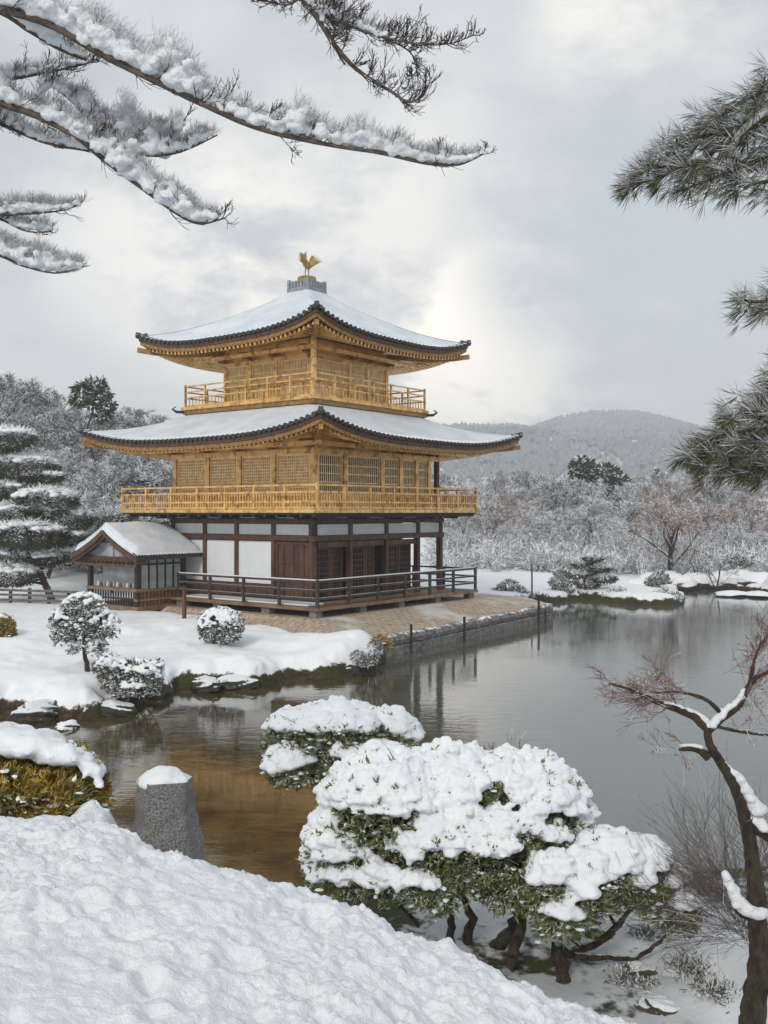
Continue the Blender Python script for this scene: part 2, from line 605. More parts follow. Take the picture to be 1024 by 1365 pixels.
SOUTH = [(-60, 8.0), (-1.6, 8.0), (-1.0, 9.2), (-0.75, 11.5), (-0.35, 13.9), (0.1, 15.0), (0.9, 15.2), (1.9, 14.2), (2.8, 13.6), (3.8, 13.4),
         (5, 13.6), (8, 14.6), (30, 15), (60, 15), (60, -30), (-60, -30)]


def poly_sd(X, Y, poly):
    """Signed distance to a polygon: positive inside."""
    P = np.array(poly, float)
    Q = np.roll(P, -1, axis=0)
    d2 = np.full(X.shape, 1e18)
    ins = np.zeros(X.shape, bool)
    for (x0, y0), (x1, y1) in zip(P, Q):
        dx, dy = x1 - x0, y1 - y0
        t = np.clip(((X - x0) * dx + (Y - y0) * dy) / (dx * dx + dy * dy + 1e-12), 0, 1)
        d2 = np.minimum(d2, (X - x0 - t * dx) ** 2 + (Y - y0 - t * dy) ** 2)
        c = ((y0 > Y) != (y1 > Y)) & (X < dx * (Y - y0) / (dy if abs(dy) > 1e-12 else 1e-12) + x0)
        ins ^= c
    d = np.sqrt(d2)
    return np.where(ins, d, -d)


def sstep(x, a, b):
    t = np.clip((x - a) / (b - a), 0, 1)
    return t * t * (3 - 2 * t)


LIP_PX = [(-900, 1050, 6.4), (-300, 1060, 5.9), (0, 1072, 5.6), (80, 1080, 5.48), (165, 1097, 5.35), (260, 1130, 5.2), (330, 1152, 5.1), (400, 1180, 5.0), (480, 1206, 4.9),
          (560, 1240, 4.8), (640, 1272, 4.7), (720, 1310, 4.6), (800, 1340, 4.52), (860, 1366, 4.5), (1000, 1430, 4.4), (1500, 1600, 4.3)]
LIPW = np.array([tuple(at(u, v, Y)) for u, v, Y in LIP_PX])


def bank_z(X, Y):
    ly = np.interp(X, LIPW[:, 0], LIPW[:, 1])
    lz = np.interp(X, LIPW[:, 0], LIPW[:, 2]) + 0.045
    ly = ly + 0.14 * fbm(X * 2.6, X * 0 + 3.3, 5, 4, .6)
    d = Y - ly
    z = lz - 1.15 * 0.5 * (np.sqrt(d * d + 0.16 ** 2) + d) + 0.015 * np.minimum(-d, 6)
    z = z + 0.50 * np.exp(-(((X + 1.72) / 0.26) ** 2 + ((Y - 6.0) / 0.28) ** 2))
    z = np.maximum(z, 0.28 + 0.05 * fbm(X, Y, 9, 2)) + 0.0 * X
    return z


def ground_z(X, Y):
    dn = poly_sd(X, Y, NORTH)
    ds = poly_sd(X, Y, SOUTH)
    dt = poly_sd(X, Y, TERR_W)
    wob = 0.75 * fbm(X * 0.8, Y * 0.8, 3, 4, .55)
    dn2 = dn + np.where(dn < 6, wob, 0) * (1 - .8 * np.exp(-((X + .2) / 1.6) ** 2 - ((Y - 32) / 2.2) ** 2)) + .25 * np.exp(-((X + .2) / 1.2) ** 2 - ((Y - 32) / 1.6) ** 2)
    lump = fbm(X * 0.7, Y * 0.7, 11, 4)
    n = -0.9 + 0.0 * X
    up = np.where(dn2 > 0, 0.70 * (1 - np.exp(-np.maximum(dn2, 0) / 0.24)) + 0.33 * sstep(dn2, 0.3, 6.5), -0.9 * (1 - np.exp(np.minimum(dn2, 0) / 0.8)))
    up = up + np.where(dn2 > 0, 0.55 * np.exp(-((X + 0.7) / 1.7) ** 2 - ((Y - 31.5) / 1.6) ** 2) * sstep(dn2, 0, .8), 0)
    up = up + np.where(dn2 > 0, 0.22 * lump * sstep(dn2, 0.1, 1.5) * (1 - 0.6 * sstep(Y, 34, 40)), 0)
    # the far islet and far shore lie lower
    up = up * (1 - 0.25 * sstep(Y, 50, 56) * (1 - sstep(dn, 3, 14)))
    # terrain rising beyond: gently on the right, a wooded slope on the left
    up = up + np.where(dn > 0, 6.0 * sstep(Y, 84, 150) + 3.0 * sstep(Y, 140, 260), 0)
    up = up + np.where(dn > 0, 7.0 * sstep(Y + 0.55 * (-12 - X), 50, 90) * sstep(-X, 6, 18), 0)
    up = np.where(dt > 0, np.minimum(up, 0.45), np.minimum(up, 0.45 + 3.2 * np.maximum(-dt, 0) + 0.02))
    up = np.where((dn <= 0) & (dt <= 0), np.minimum(up, -0.02 + 0.9 * np.minimum(dn, 0)), up)
    s = np.where(ds > 0, 0.34 * (1 - np.exp(-np.maximum(ds, 0) / 0.5)) + 0.10 * lump * sstep(ds, 0, 1), -0.9 * (1 - np.exp(np.minimum(ds, 0) / 0.8)))
    s = s + np.where(ds > 0, 0.32 * sstep(X, 2.2, 4.2) * (1 - sstep(Y, 8.5, 12)), 0)
    return np.maximum(up, s)


def gz(x, y):
    return float(ground_z(np.array([x], float), np.array([y], float))[0])


def grid_mesh(name, X, Y, Z, m, parent=None, smooth=True):
    nr, nc = X.shape
    V = np.stack([X, Y, Z], -1).reshape(-1, 3)
    i = np.arange(nr - 1)[:, None] * nc + np.arange(nc - 1)[None, :]
    i = i.ravel()
    Fq = np.stack([i, i + 1, i + nc + 1, i + nc], 1)
    return MB().add(V, Fq).build(name, m, parent, smooth)


def ground_material():
    m = bpy.data.materials.new('snowy_ground')
    m.use_nodes = True
    nt = m.node_tree
    b = nt.nodes['Principled BSDF']
    g = N(nt, 'ShaderNodeNewGeometry')
    sp = N(nt, 'ShaderNodeSeparateXYZ')
    L(nt, g.outputs['Position'], sp.inputs[0])
    sn = N(nt, 'ShaderNodeSeparateXYZ')
    L(nt, g.outputs['Normal'], sn.inputs[0])

    def noise(s, d=4, r=0.6):
        n = N(nt, 'ShaderNodeTexNoise')
        n.inputs['Scale'].default_value = s
        n.inputs['Detail'].default_value = d
        n.inputs['Roughness'].default_value = r
        L(nt, g.outputs['Position'], n.inputs['Vector'])
        return n.outputs[0]
    n1, n2, n3 = noise(1.1), noise(6.0), noise(22, 5)
    # bare earth and moss along the wet edge, where snow slides off
    e = math_node(nt, 'SUBTRACT', sp.outputs[2], math_node(nt, 'ADD', math_node(nt, 'MULTIPLY', n1, 0.72), math_node(nt, 'MULTIPLY', n2, 0.30)))
    snowf = ramp01(nt, e, -0.24, -0.15)
    soil = mix_col(nt, ramp01(nt, n2, 0.42, 0.6), (0.030, 0.026, 0.016), (0.085, 0.052, 0.028))
    soil = mix_col(nt, ramp01(nt, n1, 0.46, 0.58), soil, (0.045, 0.05, 0.016))
    snow = mix_col(nt, n1, (0.83, 0.865, 0.91), (0.88, 0.90, 0.925))
    # greyer snow colour over the low ground on the near shore
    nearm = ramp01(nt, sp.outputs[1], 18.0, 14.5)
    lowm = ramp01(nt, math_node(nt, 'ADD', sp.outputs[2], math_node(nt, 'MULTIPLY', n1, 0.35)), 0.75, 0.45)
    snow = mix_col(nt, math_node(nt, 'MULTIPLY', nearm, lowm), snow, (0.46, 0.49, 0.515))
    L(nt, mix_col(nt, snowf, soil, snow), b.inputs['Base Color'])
    b.inputs['Roughness'].default_value = 0.85
    b.inputs['Specular IOR Level'].default_value = 0.25
    bn = N(nt, 'ShaderNodeBump')
    bn.inputs['Strength'].default_value = 0.5
    bn.inputs['Distance'].default_value = 0.03
    L(nt, math_node(nt, 'ADD', n2, math_node(nt, 'MULTIPLY', n3, 0.5)), bn.inputs['Height'])
    L(nt, bn.outputs[0], b.inputs['Normal'])
    return m


rows = np.concatenate([np.linspace(5.6, 9, 70, endpoint=False), 9 * np.exp(np.linspace(0, math.log(62 / 9), 430)), 62 * np.exp(np.linspace(0.012, math.log(1200 / 62), 150))])
tl = np.concatenate([-np.geomspace(2.2, 0.50, 50), np.linspace(-0.49, 0.49, 440), np.geomspace(0.50, 2.2, 50)])
GX = tl[None, :] * rows[:, None]
GY = np.repeat(rows[:, None], len(tl), 1)
GZ = ground_z(GX, GY)
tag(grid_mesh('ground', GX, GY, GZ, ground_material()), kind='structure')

# foreground snow bank with its rounded lip
bx = np.concatenate([np.arange(-4.6, -2.7, .05), np.arange(-2.7, 1.7, 0.0105), np.arange(1.7, 4.6, .05)])
by = np.concatenate([np.arange(-2, 2.6, 0.2), np.arange(2.6, 5.9, 0.0125), np.arange(5.9, 6.3, .03), np.arange(6.3, 9.2, 0.05)])
BX, BY = np.meshgrid(bx, by)
BZ = bank_z(BX, BY)
near = 1 - sstep(BY - np.interp(BX, LIPW[:, 0], LIPW[:, 1]), 0.4, 1.6)
wx = BX + 0.05 * fbm(BX * 7, BY * 7, 61, 2)
wy = BY + 0.05 * fbm(BX * 7 + 9, BY * 7, 62, 2)
cr = np.abs(fbm(wx * 9, wy * 9, 21, 3, 0.55))
BZ = BZ + near * (0.06 * fbm(BX * 1.3, BY * 1.3, 31, 2) + 0.026 * fbm(wx * 5.0, wy * 5.0, 41, 2) + 0.024 * (cr - 0.15) + (0.016 + 0.030 * sstep(fbm(BX * 1.1, BY * 1.1, 95, 2), -.15, .3)) * fbm(wx * 17, wy * 17, 51, 4, .6) + 0.05 * np.minimum(fbm(wx * 8, wy * 8, 71, 2) + .18, 0))
rg = np.random.RandomState(5)
for i in range(60):            # small hollows where lumps fell from the boughs
    hx, hy = rg.uniform(-2, 1.4), rg.uniform(3.4, 5.2)
    r0 = rg.uniform(0.035, 0.09)
    rr = np.hypot((BX - hx), (BY - hy) * 0.8)
    deep = 1.6 if i < 14 else 1.0
    BZ = BZ - deep * rg.uniform(0.015, 0.045) * np.exp(-(rr / r0) ** 2) + 0.008 * np.exp(-((rr - 1.6 * r0) / (0.5 * r0)) ** 2)
tag(grid_mesh('snow_bank', BX, BY, BZ, M['snow_fine']), kind='structure')


# ---------------------------------------------------------------- water
def water_material():
    m = bpy.data.materials.new('pond_water')
    m.use_nodes = True
    nt = m.node_tree
    b = nt.nodes['Principled BSDF']
    tcn = N(nt, 'ShaderNodeTexCoord')

    def noise(s, st, d=3, r=0.55, dist=0.0):
        mp = N(nt, 'ShaderNodeMapping')
        mp.inputs['Scale'].default_value = st
        L(nt, tcn.outputs['Object'], mp.inputs[0])
        n = N(nt, 'ShaderNodeTexNoise')
        n.inputs['Scale'].default_value = s
        n.inputs['Detail'].default_value = d
        n.inputs['Roughness'].default_value = r
        n.inputs['Distortion'].default_value = dist
        L(nt, mp.outputs[0], n.inputs['Vector'])
        return n.outputs[0]
    sp = N(nt, 'ShaderNodeSeparateXYZ')
    L(nt, tcn.outputs['Object'], sp.inputs[0])
    # the bed: brown leaves under clear shallows by the garden, deeper green out in the pond
    q = math_node(nt, 'SUBTRACT', sp.outputs[0], math_node(nt, 'MULTIPLY', sp.outputs[1], -0.05))
    deep = ramp01(nt, math_node(nt, 'ADD', q, math_node(nt, 'MULTIPLY', noise(0.25, (1, 1, 1)), 2.0)), 0.6, 4.6)
    bed = mix_col(nt, ramp01(nt, noise(1.4, (1, 1, 1), 5), 0.35, 0.65), (0.105, 0.078, 0.034), (0.042, 0.033, 0.016))
    L(nt, mix_col(nt, deep, bed, (0.10, 0.108, 0.09)), b.inputs['Base Color'])
    b.inputs['Roughness'].default_value = 0.035
    b.inputs['IOR'].default_value = 2.3
    h = math_node(nt, 'ADD', math_node(nt, 'MULTIPLY', noise(2.4, (0.75, 1.5, 1), 2, 0.5, 0.3), 0.55), math_node(nt, 'MULTIPLY', noise(7.0, (0.7, 1.6, 1), 3, 0.6, 0.2), 0.22))
    patch = ramp01(nt, noise(0.16, (1, 0.8, 1), 3), 0.36, 0.62)
    bn = N(nt, 'ShaderNodeBump')
    bn.inputs['Distance'].default_value = 0.06
    L(nt, h, bn.inputs['Height'])
    L(nt, math_node(nt, 'ADD', math_node(nt, 'MULTIPLY', patch, 0.15), 0.04), bn.inputs['Strength'])
    L(nt, bn.outputs[0], b.inputs['Normal'])
    return m


wx_ = np.linspace(-120, 140, 40)
wy_ = np.linspace(2, 150, 30)
WX, WY = np.meshgrid(wx_, wy_)
tag(grid_mesh('water', WX, WY, WX * 0.0, water_material()), kind='structure')

# ---------------------------------------------------------------- mountain
ridge_px = [(-2500, 640), (-900, 622), (-200, 600), (200, 590), (400, 575), (520, 562), (575, 563), (620, 560), (680, 560), (705, 565), (740, 554), (770, 547), (800, 542),
            (850, 543), (885, 551), (910, 561), (940, 572), (1024, 588), (1200, 606), (1600, 622), (3000, 640)]
RX = np.array([(u - CU) / F * 700 for u, v in ridge_px])
RZ = np.array([-2 - (v - CV) / F * 700 for u, v in ridge_px])


def hill_z(X, Y):
    t = sstep(Y, 230, 700) * (1 - 0.8 * sstep(Y, 700, 1000))
    rz = np.interp(X, RX, RZ)
    t2 = np.clip((Y - 230) / 470, 0, 1)
    prof = np.where(Y <= 700, 0.55 * t2 + 0.45 * t2 * t2, t)
    spur = np.abs(fbm((X + 0.55 * Y) / 150, (Y - 0.2 * X) / 420, 77, 4)) - 0.12
    z = 4 + rz * prof * 0.97 + 46 * spur * np.sin(np.pi * np.clip(t2, 0, 1)) * (1 - .75 * t2) * (Y < 700) + 1.6 * fbm(X / 40, Y / 40, 80, 3) * np.clip(t2 * 3, 0, 1)
    return z


hx = np.linspace(-900, 900, 300)
hy = np.concatenate([np.linspace(225, 705, 170), np.linspace(720, 1050, 20)])
HX, HY = np.meshgrid(hx, hy)
M['hill'] = surf('snowy_hill', (0.20, 0.21, 0.22), (0.50, 0.52, 0.54), 0.03, 0.95, detail=9, c3=(0.72, 0.74, 0.76), scale3=0.06)
HS = 1.8                     # the mountain stands well over a kilometre away
tag(grid_mesh('hill', HX * HS, HY * HS, EYE + (hill_z(HX, HY) - EYE) * HS, M['hill']), kind='structure')
M['hill_tree'] = surf('hill_trees', (0.19, 0.225, 0.25), (0.25, 0.28, 0.30), 0.03, 0.95, snow=(0.9, 1.9, 0.4), snow_scale=0.02)  # pale bluish tree colour has part of the distance haze painted in
rg = np.random.RandomState(8)
n = 42000
ty = 228 + 490 * np.sqrt(rg.uniform(0, 1, n))
tx = rg.uniform(-0.45, 0.62, n) * ty
gap = fbm((tx + 0.55 * ty) / 38, (ty - 0.2 * tx) / 110, 91, 4)
ok = (gap > -0.10) | (rg.uniform(0, 1, n) < .35)
tx, ty = tx[ok], ty[ok]
n = len(tx)
tz = hill_z(tx, ty)
hh = rg.uniform(2.0, 4.4, n)
mb = MB()
ks = 6
ang = np.linspace(0, 2 * np.pi, ks, endpoint=False)
rings = []
for lo, rad in ((0.05, 0.30), (0.40, 0.40), (0.78, 0.17)):
    jit = rg.uniform(0.45, 1.45, (n, ks))
    rings.append(np.stack([tx[:, None] + np.cos(ang)[None] * rad * hh[:, None] * jit, ty[:, None] + np.sin(ang)[None] * rad * hh[:, None] * jit,
                           (tz + lo * hh)[:, None] + rg.uniform(-.12, .14, (n, ks)) * hh[:, None]], -1))
tip = np.stack([tx + rg.normal(0, .08, n) * hh, ty, tz + hh], -1)[:, None]
V = np.concatenate(rings + [tip], 1).reshape(-1, 3)
bs = np.arange(n)[:, None] * (3 * ks + 1)
for q in (0, 1):
    mb.add(V, np.concatenate([bs + np.array([[q * ks + k, q * ks + (k + 1) % ks, (q + 1) * ks + (k + 1) % ks, (q + 1) * ks + k]]) for k in range(ks)]))
mb.add(V, np.concatenate([bs + np.array([[2 * ks + k, 2 * ks + (k + 1) % ks, 3 * ks]]) for k in range(ks)]))
mb.v = [(v_ - np.array((0, 0, EYE))) * HS + np.array((0, 0, EYE)) for v_ in mb.v]
tag(mb.build('hill_forest', M['hill_tree'], None, False), kind='stuff')

# ---------------------------------------------------------------- terrace
def brick_material():
    m = bpy.data.materials.new('terrace_paving')
    m.use_nodes = True
    nt = m.node_tree
    b = nt.nodes['Principled BSDF']
    tcn = N(nt, 'ShaderNodeTexCoord')
    br = N(nt, 'ShaderNodeTexBrick')
    br.inputs['Scale'].default_value = 1.0
    br.inputs['Brick Width'].default_value = 0.40
    br.inputs['Row Height'].default_value = 0.20
    br.inputs['Mortar Size'].default_value = 0.024
    br.inputs['Mortar Smooth'].default_value = 0.4
    br.inputs['Color1'].default_value = (0.58, 0.46, 0.34, 1)
    br.inputs['Color2'].default_value = (0.45, 0.345, 0.25, 1)
    br.inputs['Mortar'].default_value = (0.20, 0.15, 0.11, 1)
    n = N(nt, 'ShaderNodeTexNoise')
    n.inputs['Scale'].default_value = 2.2
    n.inputs['Detail'].default_value = 6
    L(nt, tcn.outputs['Object'], n.inputs['Vector'])
    wv = N(nt, 'ShaderNodeVectorMath')
    wv.operation = 'MULTIPLY_ADD'
    L(nt, n.outputs['Color'], wv.inputs[0])
    wv.inputs[1].default_value = (0.30, 0.30, 0)
    L(nt, tcn.outputs['Object'], wv.inputs[2])
    L(nt, wv.outputs[0], br.inputs['Vector'])
    c = mix_col(nt, ramp01(nt, n.outputs[0], 0.42, 0.7), br.outputs['Color'], (0.47, 0.40, 0.32))
    n2 = N(nt, 'ShaderNodeTexNoise')
    n2.inputs['Scale'].default_value = 0.5
    n2.inputs['Detail'].default_value = 5
    L(nt, tcn.outputs['Object'], n2.inputs['Vector'])
    c = mix_col(nt, ramp01(nt, n2.outputs[0], 0.52, 0.68), c, (0.62, 0.62, 0.62))
    L(nt, c, b.inputs['Base Color'])
    b.inputs['Roughness'].default_value = 0.8
    bn = N(nt, 'ShaderNodeBump')
    bn.inputs['Strength'].default_value = 0.7
    bn.inputs['Distance'].default_value = 0.03
    L(nt, br.outputs['Fac'], bn.inputs['Height'])
    bn.invert = True
    L(nt, bn.outputs[0], b.inputs['Normal'])
    return m


def prism(poly, z0, z1):
    n = len(poly)
    V = [(p[0], p[1], z0) for p in poly] + [(p[0], p[1], z1) for p in poly]
    mb = MB()
    mb.add(V, [list(range(n, 2 * n))])
    mb.add(V, [(i, (i + 1) % n, n + (i + 1) % n, n + i) for i in range(n)])
    return mb


inner = [(-5.7, -5.7), (5.7, -5.7), (7.0, -3.2), (7.0, 4.0), (-5.7, 4.0)]
mb = MB()
V = [(p[0], p[1], -0.5) for p in TERR] + [(p[0], p[1], 0.72) for p in TERR] + [(p[0], p[1], 1.12) for p in inner]
mb.add(V, [(i, (i + 1) % 5, 5 + (i + 1) % 5, 5 + i) for i in range(5)] + [(5 + i, 5 + (i + 1) % 5, 10 + (i + 1) % 5, 10 + i) for i in range(5)])
mb.add(V, [list(range(10, 15))])
terr = mb.build('terrace', brick_material())
terr.location = (CX, CY, 0)
terr.rotation_euler = (0, 0, ROT)
tag(terr, kind='structure')
# kerb of worn beams and stones along the water
kr = thing('terrace_kerb', (CX, CY, 0), 'weathered grey kerb of long worn blocks edging the terrace above the water', 'kerb', rz=ROT)
rng = random.Random(3)
p0, p1 = np.array((-7.0, -8.53)), np.array((8.75, -7.28))
cuts = [0, 0.15, 0.31, 0.52, 0.74, 0.9, 1.0]
for i in range(6):
    q0, q1 = p0 + (p1 - p0) * (cuts[i] + .003), p0 + (p1 - p0) * (cuts[i + 1] - .003)
    mb = MB()
    nseg = 14
    pts = [tuple(q0 + (q1 - q0) * k / nseg) + (0.50 + rng.uniform(-.03, .03),) for k in range(nseg + 1)]
    mb.tube(pts, [0.21 * rng.uniform(.86, 1.10) for _ in pts], 9, 0, 0.10, rng)
    mb.build('block', M['kerb'], kr, False)
mb = MB()
mb.bar(tuple(p0) + (0.12,), tuple(p1) + (0.12,), 0.3, 0.34)
mb.build('footing', M['kerb'], kr)
for i in range(5):
    q = np.array((8.78, -7.25)) + (np.array((11.45, -4.2)) - np.array((8.78, -7.25))) * (i + .5) / 5
    d = (np.array((11.45, -4.2)) - np.array((8.78, -7.25))) / 5 * .47
    mb = MB()
    mb.bar(tuple(q - d) + (0.30 + rng.uniform(-.03, .03),), tuple(q + d) + (0.30,), 0.42, 0.74)
    o = mb.build('block', M['kerb'], kr)
# ---------------------------------------------------------------- haze
hz = MB().box((-3300, -60, -3), (3300, 2050, 178)).build('haze', bpy.data.materials.new('haze'))
hm = hz.data.materials[0]
hm.use_nodes = True
hn = hm.node_tree
hn.nodes.clear()
ho = N(hn, 'ShaderNodeOutputMaterial')
hv = N(hn, 'ShaderNodeVolumePrincipled')
hv.inputs['Color'].default_value = (0.95, 0.975, 1.0, 1)
hv.inputs['Density'].default_value = 0.00068
hv.inputs['Anisotropy'].default_value = 0.0
L(hn, hv.outputs[0], ho.inputs['Volume'])
tag(hz, kind='stuff')

# ---------------------------------------------------------------- golden pavilion
pav = thing('golden_pavilion', (CX, CY, 0), 'three storey pavilion with two gold leaf upper floors and snowy upturned roofs beside the pond', 'pavilion', rz=ROT)


class Face:
    """A wall plane of the pavilion: s runs along it, d points outwards."""

    def __init__(self, k, dist):
        self.k, self.dist = k, dist

    def p(self, s, d, z):
        D = self.dist + d
        return {'L': (-D, s, z), 'R': (s, -D, z), 'l': (D, s, z), 'r': (s, D, z)}[self.k]

    def box(self, mb, s0, s1, z0, z1, d0, d1, m=0):
        a = self.p(s0, d0, z0)
        b = self.p(s1, d1, z1)
        mb.box(tuple(min(x, y) for x, y in zip(a, b)), tuple(max(x, y) for x, y in zip(a, b)), m)


def simple(name, mat, face, s0, s1, z0, z1, d0, d1, parent=pav):
    mb = MB()
    face.box(mb, s0, s1, z0, z1, d0, d1)
    return mb.build(name, mat, parent)


def lattice(name, face, s0, s1, z0, z1, d, mats, nv, nh, parent=pav, wv=0.035, fr=0.07):
    """Panel with frame and thin slats in front."""
    mb = MB()
    face.box(mb, s0, s1, z0, z1, d - 0.03, d, 1)
    face.box(mb, s0, s1, z0, z0 + fr, d + .001, d + 0.06, 0)
    face.box(mb, s0, s1, z1 - fr, z1, d + .001, d + 0.06, 0)
    face.box(mb, s0, s0 + fr, z0 + fr, z1 - fr, d + .001, d + 0.06, 0)
    face.box(mb, s1 - fr, s1, z0 + fr, z1 - fr, d + .001, d + 0.06, 0)
    for i in range(nv):
        s = s0 + fr + (s1 - s0 - 2 * fr) * (i + 0.5) / nv
        face.box(mb, s - wv / 2, s + wv / 2, z0 + fr, z1 - fr, d + .001, d + 0.03, 0)
    for i in range(nh):
        z = z0 + fr + (z1 - z0 - 2 * fr) * (i + 1) / (nh + 1)
        face.box(mb, s0 + fr, s1 - fr, z - wv / 2, z + wv / 2, d + .002, d + 0.038, 0)
    return mb.build(name, mats, parent)


# ---- roofs
def make_roof(h0, ze, h1, zt, lift, hw, z_sof_e, z_sof_w, curve, tag_label, snow_t):
    roof = bpy.data.objects.new('roof', None)
    COL.objects.link(roof)
    par(roof, pav)
    roof['label'] = tag_label
    NT, NS = 61, 22

    def zed(t):
        return ze + lift * abs(t) ** 3.2

    def surf_pt(t, s, off=0.0, grow=0.0):
        h = h0 + (h1 - h0) * s + grow
        out = 1 + 0.018 * abs(t) ** 4 * (1 - s) ** 2
        z = ze + (zt - ze) * (s ** curve) + lift * abs(t) ** 3.2 * (1 - s) ** 1.7 + off
        return h * t * out, h * out, z

    def place(k, x, y):
        return {0: (x, -y), 1: (y, x), 2: (-x, y), 3: (-y, -x)}[k]

    def sheet(f, ns=NS):
        mb = MB()
        for k in range(4):
            V = []
            for i in range(ns):
                for j in range(NT):
                    x, y, z = f(-1 + 2 * j / (NT - 1), i / (ns - 1))
                    V.append(place(k, x, y) + (z,))
            idx = (np.arange(ns - 1)[:, None] * NT + np.arange(NT - 1)[None]).ravel()
            mb.add(V, np.stack([idx, idx + 1, idx + NT + 1, idx + NT], 1))
        return mb
    sheet(lambda t, s: surf_pt(t, s)).build('tiles', M['tile'], roof, True)

    # snow blanket: rounded edge, a little set back, uneven
    def snow_f(t, s):
        i = s * 27
        if i < 5:
            q = i / 5.0
            th = snow_t * math.sin(q * math.pi / 2)
            ss = 0.030 + 0.05 * (1 - math.cos(q * math.pi / 2))
        else:
            th = snow_t
            ss = 0.080 + (1 - 0.080) * (i - 5) / 22
        x, y, z = surf_pt(t, ss, 0)
        n = float(fbm(np.array(x * 1.1 + 5), np.array(y * 1.1), 3, 3)) * 0.10 + float(fbm(np.array(x * 4.1 + 5), np.array(y * 4.1), 13, 2)) * 0.03
        th = th * (1 + 1.1 * n) * (1 - 0.35 * max(0, abs(t) - 0.93) / 0.07)
        nn = 0.24 * float(vnoise(np.array(t * h0 * 1.4), np.array(h0), 9)) + 0.20 * float(vnoise(np.array(t * h0 * 5), np.array(h0), 19))
        if i < 5:
            x, y, z2 = surf_pt(t, max(0.002, ss + 0.10 * nn))
            z = z2
        return x, y, z + 0.02 + th
    mb = sheet(snow_f, 28)
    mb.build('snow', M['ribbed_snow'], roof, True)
    # tile ends along the eave
    mb = MB()
    mbt = MB()
    sp = 0.26
    nn = int(2 * h0 / sp)
    for k in range(4):
        for i in range(nn + 1):
            t = -1 + 2 * i / nn
            x, y, z = surf_pt(t, 0)
            P0 = place(k, x, y + 0.09) + (z + 0.035,)
            P1 = place(k, x * 0.97, y - 0.40) + (surf_pt(t, 0.40 / (h0 - h1))[2] + 0.055,)
            mbt.tube([P0, P1], [0.088, 0.088], 8)
    mbt.build('eave_tile', M['tile'], roof, True)
    # boards under the tiles
    def band(lo, hi, inset, thick, name, mat):
        mb = MB()
        for k in range(4):
            V = []
            for j in range(NT):
                t = -1 + 2 * j / (NT - 1)
                x, y, z = surf_pt(t, 0)
                for (dy, zz) in ((inset, z - lo), (inset, z - hi), (inset + thick, z - hi), (inset + thick, z - lo)):
                    sc_ = (h0 - dy) / h0
                    V.append(place(k, x * sc_, y - dy) + (zz,))
            Fq = []
            for j in range(NT - 1):
                for q in range(4):
                    q2 = (q + 1) % 4
                    Fq.append((j * 4 + q, j * 4 + q2, (j + 1) * 4 + q2, (j + 1) * 4 + q))
            mb.add(V, Fq)
        return mb.build(name, mat, roof)
    band(0.03, 0.17, 0.03, 0.2, 'eave_board', M['red_wood'])
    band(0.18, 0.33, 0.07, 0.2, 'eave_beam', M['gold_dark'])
    # rafters and soffit
    mb = MB()
    drop = ze - z_sof_e

    def zsof(t, r):
        q = (h0 - r) / (h0 - hw)
        return z_sof_e + (z_sof_w - z_sof_e) * q + lift * abs(t) ** 3.2 * max(0, 1 - q) ** 1.4
    sp = 0.235
    nn = int(2 * (h0 - 0.2) / sp)
    for k in range(4):
        for i in range(nn + 1):
            x = -(h0 - 0.2) + sp * i
            t = x / h0
            inner = max(hw + 0.02, abs(x))
            r0, r1 = h0 - 0.12, h0 - 0.85
            if r1 < inner:
                r1 = inner
            if r0 - r1 < 0.1:
                continue
            mb.bar(place(k, x, r0) + (zsof(t, r0) + 0.20,), place(k, x, r1) + (zsof(t, r1) + 0.17,), 0.095, 0.12)
    mb.build('rafters', M['gold'], roof)
    ns = 10

    def sof(t, s):
        r = (h0 - 0.12) + (hw - (h0 - 0.12)) * s
        return r * t, r, zsof(t, r) + 0.135
    sheet(sof, ns).build('soffit', M['gold_panel'], roof)
    # hip rafters under the corners, ends poking out
    for k in range(4):
        mb = MB()
        sgn = [(-1, -1), (1, -1), (1, 1), (-1, 1)][k]
        pts = [(hw - 0.1, z_sof_w - 0.05), (0.5 * (hw + h0), zsof(0.8, 0.5 * (hw + h0)) + .02), (h0 - 0.35, zsof(1, h0 - .35) - 0.02), (h0 + 0.10, zsof(1, h0) + 0.06)]
        for (r0, z0), (r1, z1) in zip(pts[:-1], pts[1:]):
            mb.bar((sgn[0] * r0, sgn[1] * r0, z0), (sgn[0] * r1, sgn[1] * r1, z1), 0.17, 0.2)
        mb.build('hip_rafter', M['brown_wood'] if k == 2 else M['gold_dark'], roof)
        mb = MB()
        for s in np.linspace(0, 1, 16)[:-1]:
            p = surf_pt(1, s, 0.03)
            q = surf_pt(1, s + 1 / 15, 0.03)
            mb.bar((sgn[0] * p[1], sgn[1] * p[1], p[2] - .03), (sgn[0] * q[1], sgn[1] * q[1], q[2] - .03), 0.13, 0.14)
        p = surf_pt(1, 0, 0.08)
        mb.bar((sgn[0] * (p[1] - 0.30), sgn[1] * (p[1] - 0.30), p[2] - .06), (sgn[0] * (p[1] + 0.06), sgn[1] * (p[1] + 0.06), p[2] + 0.04), 0.17, 0.18)
        mb.build('hip_ridge', M['tile'], roof)
    # brackets between wall head and soffit
    return roof


make_roof(6.72, 7.76, 3.55, 9.16, 0.66, 4.0, 7.22, 7.98, 1.22, 'wide lower roof with a smooth snow blanket and dark tile ends', 0.11)
make_roof(5.06, 11.94, 0.62, 14.52, 0.60, 2.55, 11.33, 11.98, 1.28, 'upper pyramid roof under smooth snow', 0.10)

